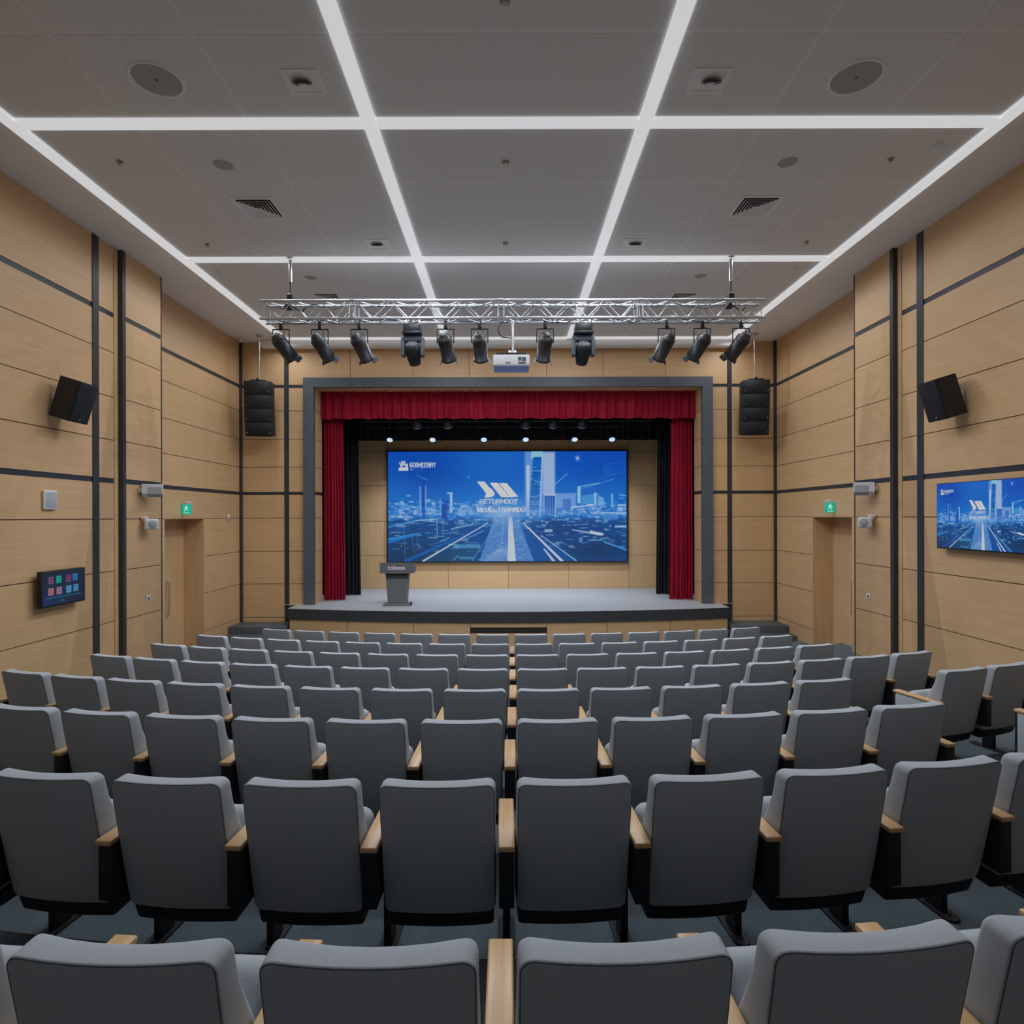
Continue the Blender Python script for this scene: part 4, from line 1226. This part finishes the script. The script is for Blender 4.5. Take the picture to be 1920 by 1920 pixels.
def diffuser(x, y, w, lab):
    t = thing('air_vent', lab, 'vent', (x, y, ZU), 0, 'square ceiling air vents')
    h = w / 2
    m = MB()
    f = 0.045
    m.box(-h, h, -h, -h + f, -0.014, 0.004); m.box(-h, h, h - f, h, -0.014, 0.004); m.box(-h, -h + f, -h + f, h - f, -0.014, 0.004); m.box(h - f, h, -h + f, h - f, -0.014, 0.004)
    m.build('frame', M['white_rim'], t)
    m = MB(); m.box(-h + f, h - f, -h + f, h - f, -0.0012, 0.002); m.build('duct', M['vent_dark'], t)
    m = MB()
    for k in range(5):
        a = (h - f) * (1 - k / 5.6) - 0.012
        b = a - 0.040
        za, zb = -0.036, -0.004
        # four sloping blades, mitred at the corners
        for q in range(4):
            rt = Matrix.Rotation(R(90 * q), 4, 'Z')
            m.add([(-a, -a, za), (a, -a, za), (b, -b, zb), (-b, -b, zb), (-a, -a, za + .002), (a, -a, za + .002), (b, -b, zb + .002), (-b, -b, zb + .002)],
                  [(0, 1, 2, 3), (7, 6, 5, 4), (0, 4, 5, 1), (1, 5, 6, 2), (2, 6, 7, 3), (3, 7, 4, 0)], 0, False, rt)
    m.build('louvre', M['white_rim'], t)
diffuser(-3.69, 8.96, 0.60, 'square louvred air vent in the ceiling, touch panel side, before the truss')
diffuser(3.68, 8.95, 0.60, 'square louvred air vent in the ceiling, television side, before the truss')
diffuser(-3.77, 12.62, 0.55, 'square air vent in the ceiling right above the truss, touch panel side')
diffuser(3.68, 12.66, 0.55, 'square air vent in the ceiling right above the truss, television side')

def gimbal(x, y, s, lab):
    t = thing('recessed_downlight', lab, 'downlight', (x, y, ZU), 0, 'square recessed downlights')
    h = 0.19
    m = MB(); f = 0.045
    m.box(-h, h, -h, -h + f, -0.010, 0.004); m.box(-h, h, h - f, h, -0.010, 0.004); m.box(-h, -h + f, -h + f, h - f, -0.010, 0.004); m.box(h - f, h, -h + f, h - f, -0.010, 0.004)
    m.box(-h + f, h - f, -h + f, h - f, -0.003, 0.003); m.build('frame', M['white_rim'], t)
    tf = Matrix.Translation((-0.03 * s * -1, 0.0, -0.012)) @ Matrix.Rotation(R(25), 4, 'X')
    m = MB(); m.lathe([(0.098, 0.0), (0.102, -0.006), (0.092, -0.010), (0.084, -0.006), (0.084, 0.0)], 24, tf=tf); m.lathe([(0.070, 0.0), (0.073, -0.012), (0.064, -0.016), (0.058, 0.0)], 24, tf=tf); m.build('ring', M['black_metal'], t)
    m = MB(); m.lathe([(0.085, -0.002), (0.06, 0.002), (0.035, -0.004), (0.03, -0.02), (0.0, -0.022)], 20, tf=tf); m.build('lamp', M['steel'], t)
gimbal(-2.14, 6.37, -1, 'square recessed downlight beside the large round speaker, touch panel side')
gimbal(2.13, 6.37, 1, 'square recessed downlight beside the large round speaker, television side')
gimbal(-2.17, 10.17, -1, 'square recessed downlight by the strip before the truss, touch panel side')
gimbal(2.12, 10.17, 1, 'square recessed downlight by the strip before the truss, television side')

def sprinkler(px, py, lab):
    D = 5198 / (968 - py); x = (px - 953) * D / 1130
    t = thing('sprinkler', lab, 'sprinkler', (x, D, ZU), 0, 'ceiling sprinklers')
    m = MB(); m.lathe([(0.04, 0.0), (0.035, -0.01), (0.012, -0.012), (0.012, -0.03)], 14); m.build('body', M['brown_cap'], t)
    m = MB(); m.lathe([(0.0, -0.045), (0.03, -0.045), (0.03, -0.042), (0.0, -0.042)], 14); m.path([(-0.012, 0, -0.028), (-0.018, 0, -0.045)], 0.003, 6); m.path([(0.012, 0, -0.028), (0.018, 0, -0.045)], 0.003, 6); m.build('deflector', M['steel'], t)
sprinkler(226, 300, 'tiny sprinkler in the ceiling panel beside the small round speaker, touch panel side')
sprinkler(1672, 299, 'tiny sprinkler in the ceiling panel beside the small round speaker, television side')
sprinkler(390, 456, 'tiny sprinkler near the truss-side cross strip, touch panel side')
sprinkler(1514, 454, 'tiny sprinkler near the truss-side cross strip, television side')
def detector(px, py, lab):
    D = 5198 / (968 - py); x = (px - 953) * D / 1130
    t = thing('smoke_detector', lab, 'detector', (x, D, ZU), 0, 'centre line ceiling detectors')
    m = MB(); m.lathe([(0.045, 0.0), (0.045, -0.02), (0.035, -0.03)], 18); m.build('base', M['brown_cap'], t)
    m = MB(); m.lathe([(0.035, -0.03), (0.032, -0.05), (0.0, -0.058)], 18); m.build('cap', M['white_plastic'], t)
detector(950, 303, 'small detector in the mid ceiling panel between the two inner strips')
detector(949, 455, 'small detector in mid ceiling just before the strip by the truss')
detector(949, 1, 'small detector at the very top of the view in the mid ceiling')
def pir(px, py, lab):
    D = 5198 / (968 - py); x = (px - 953) * D / 1130
    t = thing('motion_sensor', lab, 'sensor', (x, D, ZU), 0, 'white ceiling motion sensors')
    m = MB(); m.lathe([(0.055, 0.0), (0.055, -0.015), (0.04, -0.025)], 18); m.build('base', M['white_plastic'], t)
    m = MB(); m.lathe([(0.042, -0.02), (0.042, -0.045), (0.025, -0.065), (0.0, -0.07)], 18); m.build('dome', M['white_letters'], t)
pir(1762, 273, 'white dome sensor in the ceiling beside the edge strip, at the first cross strip')
pir(410, 507, 'white dome sensor in the ceiling near the truss, touch panel side')
pir(1497, 504, 'white dome sensor in the ceiling near the truss, television side')
t = thing('security_camera', 'small white ceiling camera in the front corner by the line array', 'camera', (-6.95, 15.55, ZC), 0)
m = MB(); m.lathe([(0.06, 0.0), (0.06, -0.02), (0.03, -0.03)], 16); m.build('base', M['white_plastic'], t)
m = MB(); m.tube((0, 0.02, -0.06), (0.12, -0.1, -0.09), 0.035); m.build('housing', M['white_plastic'], t)
# ------------------------------------------------------------------ light and camera
E_OUT, E_IN, E_X = 13.0, 53.0, 35.0
def gain(y): return 0.42 + 1.95 * max(0.0, min(1.0, (y - 3.0) / 11.0)) ** 1.25
def gain_out(y): return 0.04 + 2.0 * max(0.0, min(1.0, (y - 4.0) / 10.0)) ** 1.8
def run_lamps():
    n = 24
    for i in range(n):
        y = 0.9 + (15.3 - 0.9) * i / (n - 1)
        for s in (-1, 1): lamp(s * 5.76, y, E_OUT * gain_out(y), size=168)
    n = 14
    for i in range(n):
        y = 1.5 + (13.6 - 1.5) * i / (n - 1)
        for s in (-1, 1): lamp(s * 1.6, y, E_IN * gain(y))
    for yc in (7.02, 10.74):
        for x in (-5.0, -4.1, -3.2, -2.4, -0.8, 0, 0.8, 2.4, 3.2, 4.1, 5.0):
            lamp(x, yc, E_X * gain(yc) * (0.35 if abs(x) > 3.5 else 1.15))
    for x in (-5.2, -4.4, -3.6, -2.8, -2.0, -1.2, -0.4, 0.4, 1.2, 2.0, 2.8, 3.6, 4.4, 5.2):
        lamp(x, 15.20, 6.5, size=166)
run_lamps()
for x in STAGE_LAMP_X:
    l = bpy.data.lights.new('stage_lamp', 'SPOT'); l.energy = 170; l.color = (0.80, 0.88, 1.0)
    l.spot_size = R(104); l.spot_blend = 0.9; l.shadow_soft_size = 0.0
    o = bpy.data.objects.new('stage_lamp', l); COL.objects.link(o)
    o.location = (x, 17.60, CZ + 2.10); o.rotation_euler = (R(14), 0, 0)

wd = bpy.data.worlds.new('world'); SC.world = wd
wd.use_nodes = True
wd.node_tree.nodes['Background'].inputs['Color'].default_value = (0.5, 0.5, 0.52, 1)
wd.node_tree.nodes['Background'].inputs['Strength'].default_value = 0.0

cam = bpy.data.cameras.new('camera')
cam.sensor_fit = 'HORIZONTAL'; cam.sensor_width = 36.0
cam.lens = 1130 / 1920 * 36
cam.shift_x = 7.0 / 1920
cam.shift_y = 8.0 / 1920
cam.clip_start = 0.05; cam.clip_end = 100
co = bpy.data.objects.new('camera', cam); COL.objects.link(co)
co.matrix_world = Matrix.Translation((0, 0, CZ)) @ Matrix.Rotation(R(90), 4, 'X') @ Matrix.Rotation(R(-0.15), 4, 'Z')
SC.camera = co
SC.view_settings.view_transform = 'Standard'
SC.view_settings.look = 'None'
SC.view_settings.exposure = 0.0
SC.view_settings.gamma = 1.0
SC.view_settings.use_curve_mapping = False
SC.cycles.use_denoising = True
SC.cycles.max_bounces = 8
SC.cycles.diffuse_bounces = 5
SC.cycles.use_light_tree = True
SC.cycles.caustics_reflective = False
SC.cycles.caustics_refractive = False
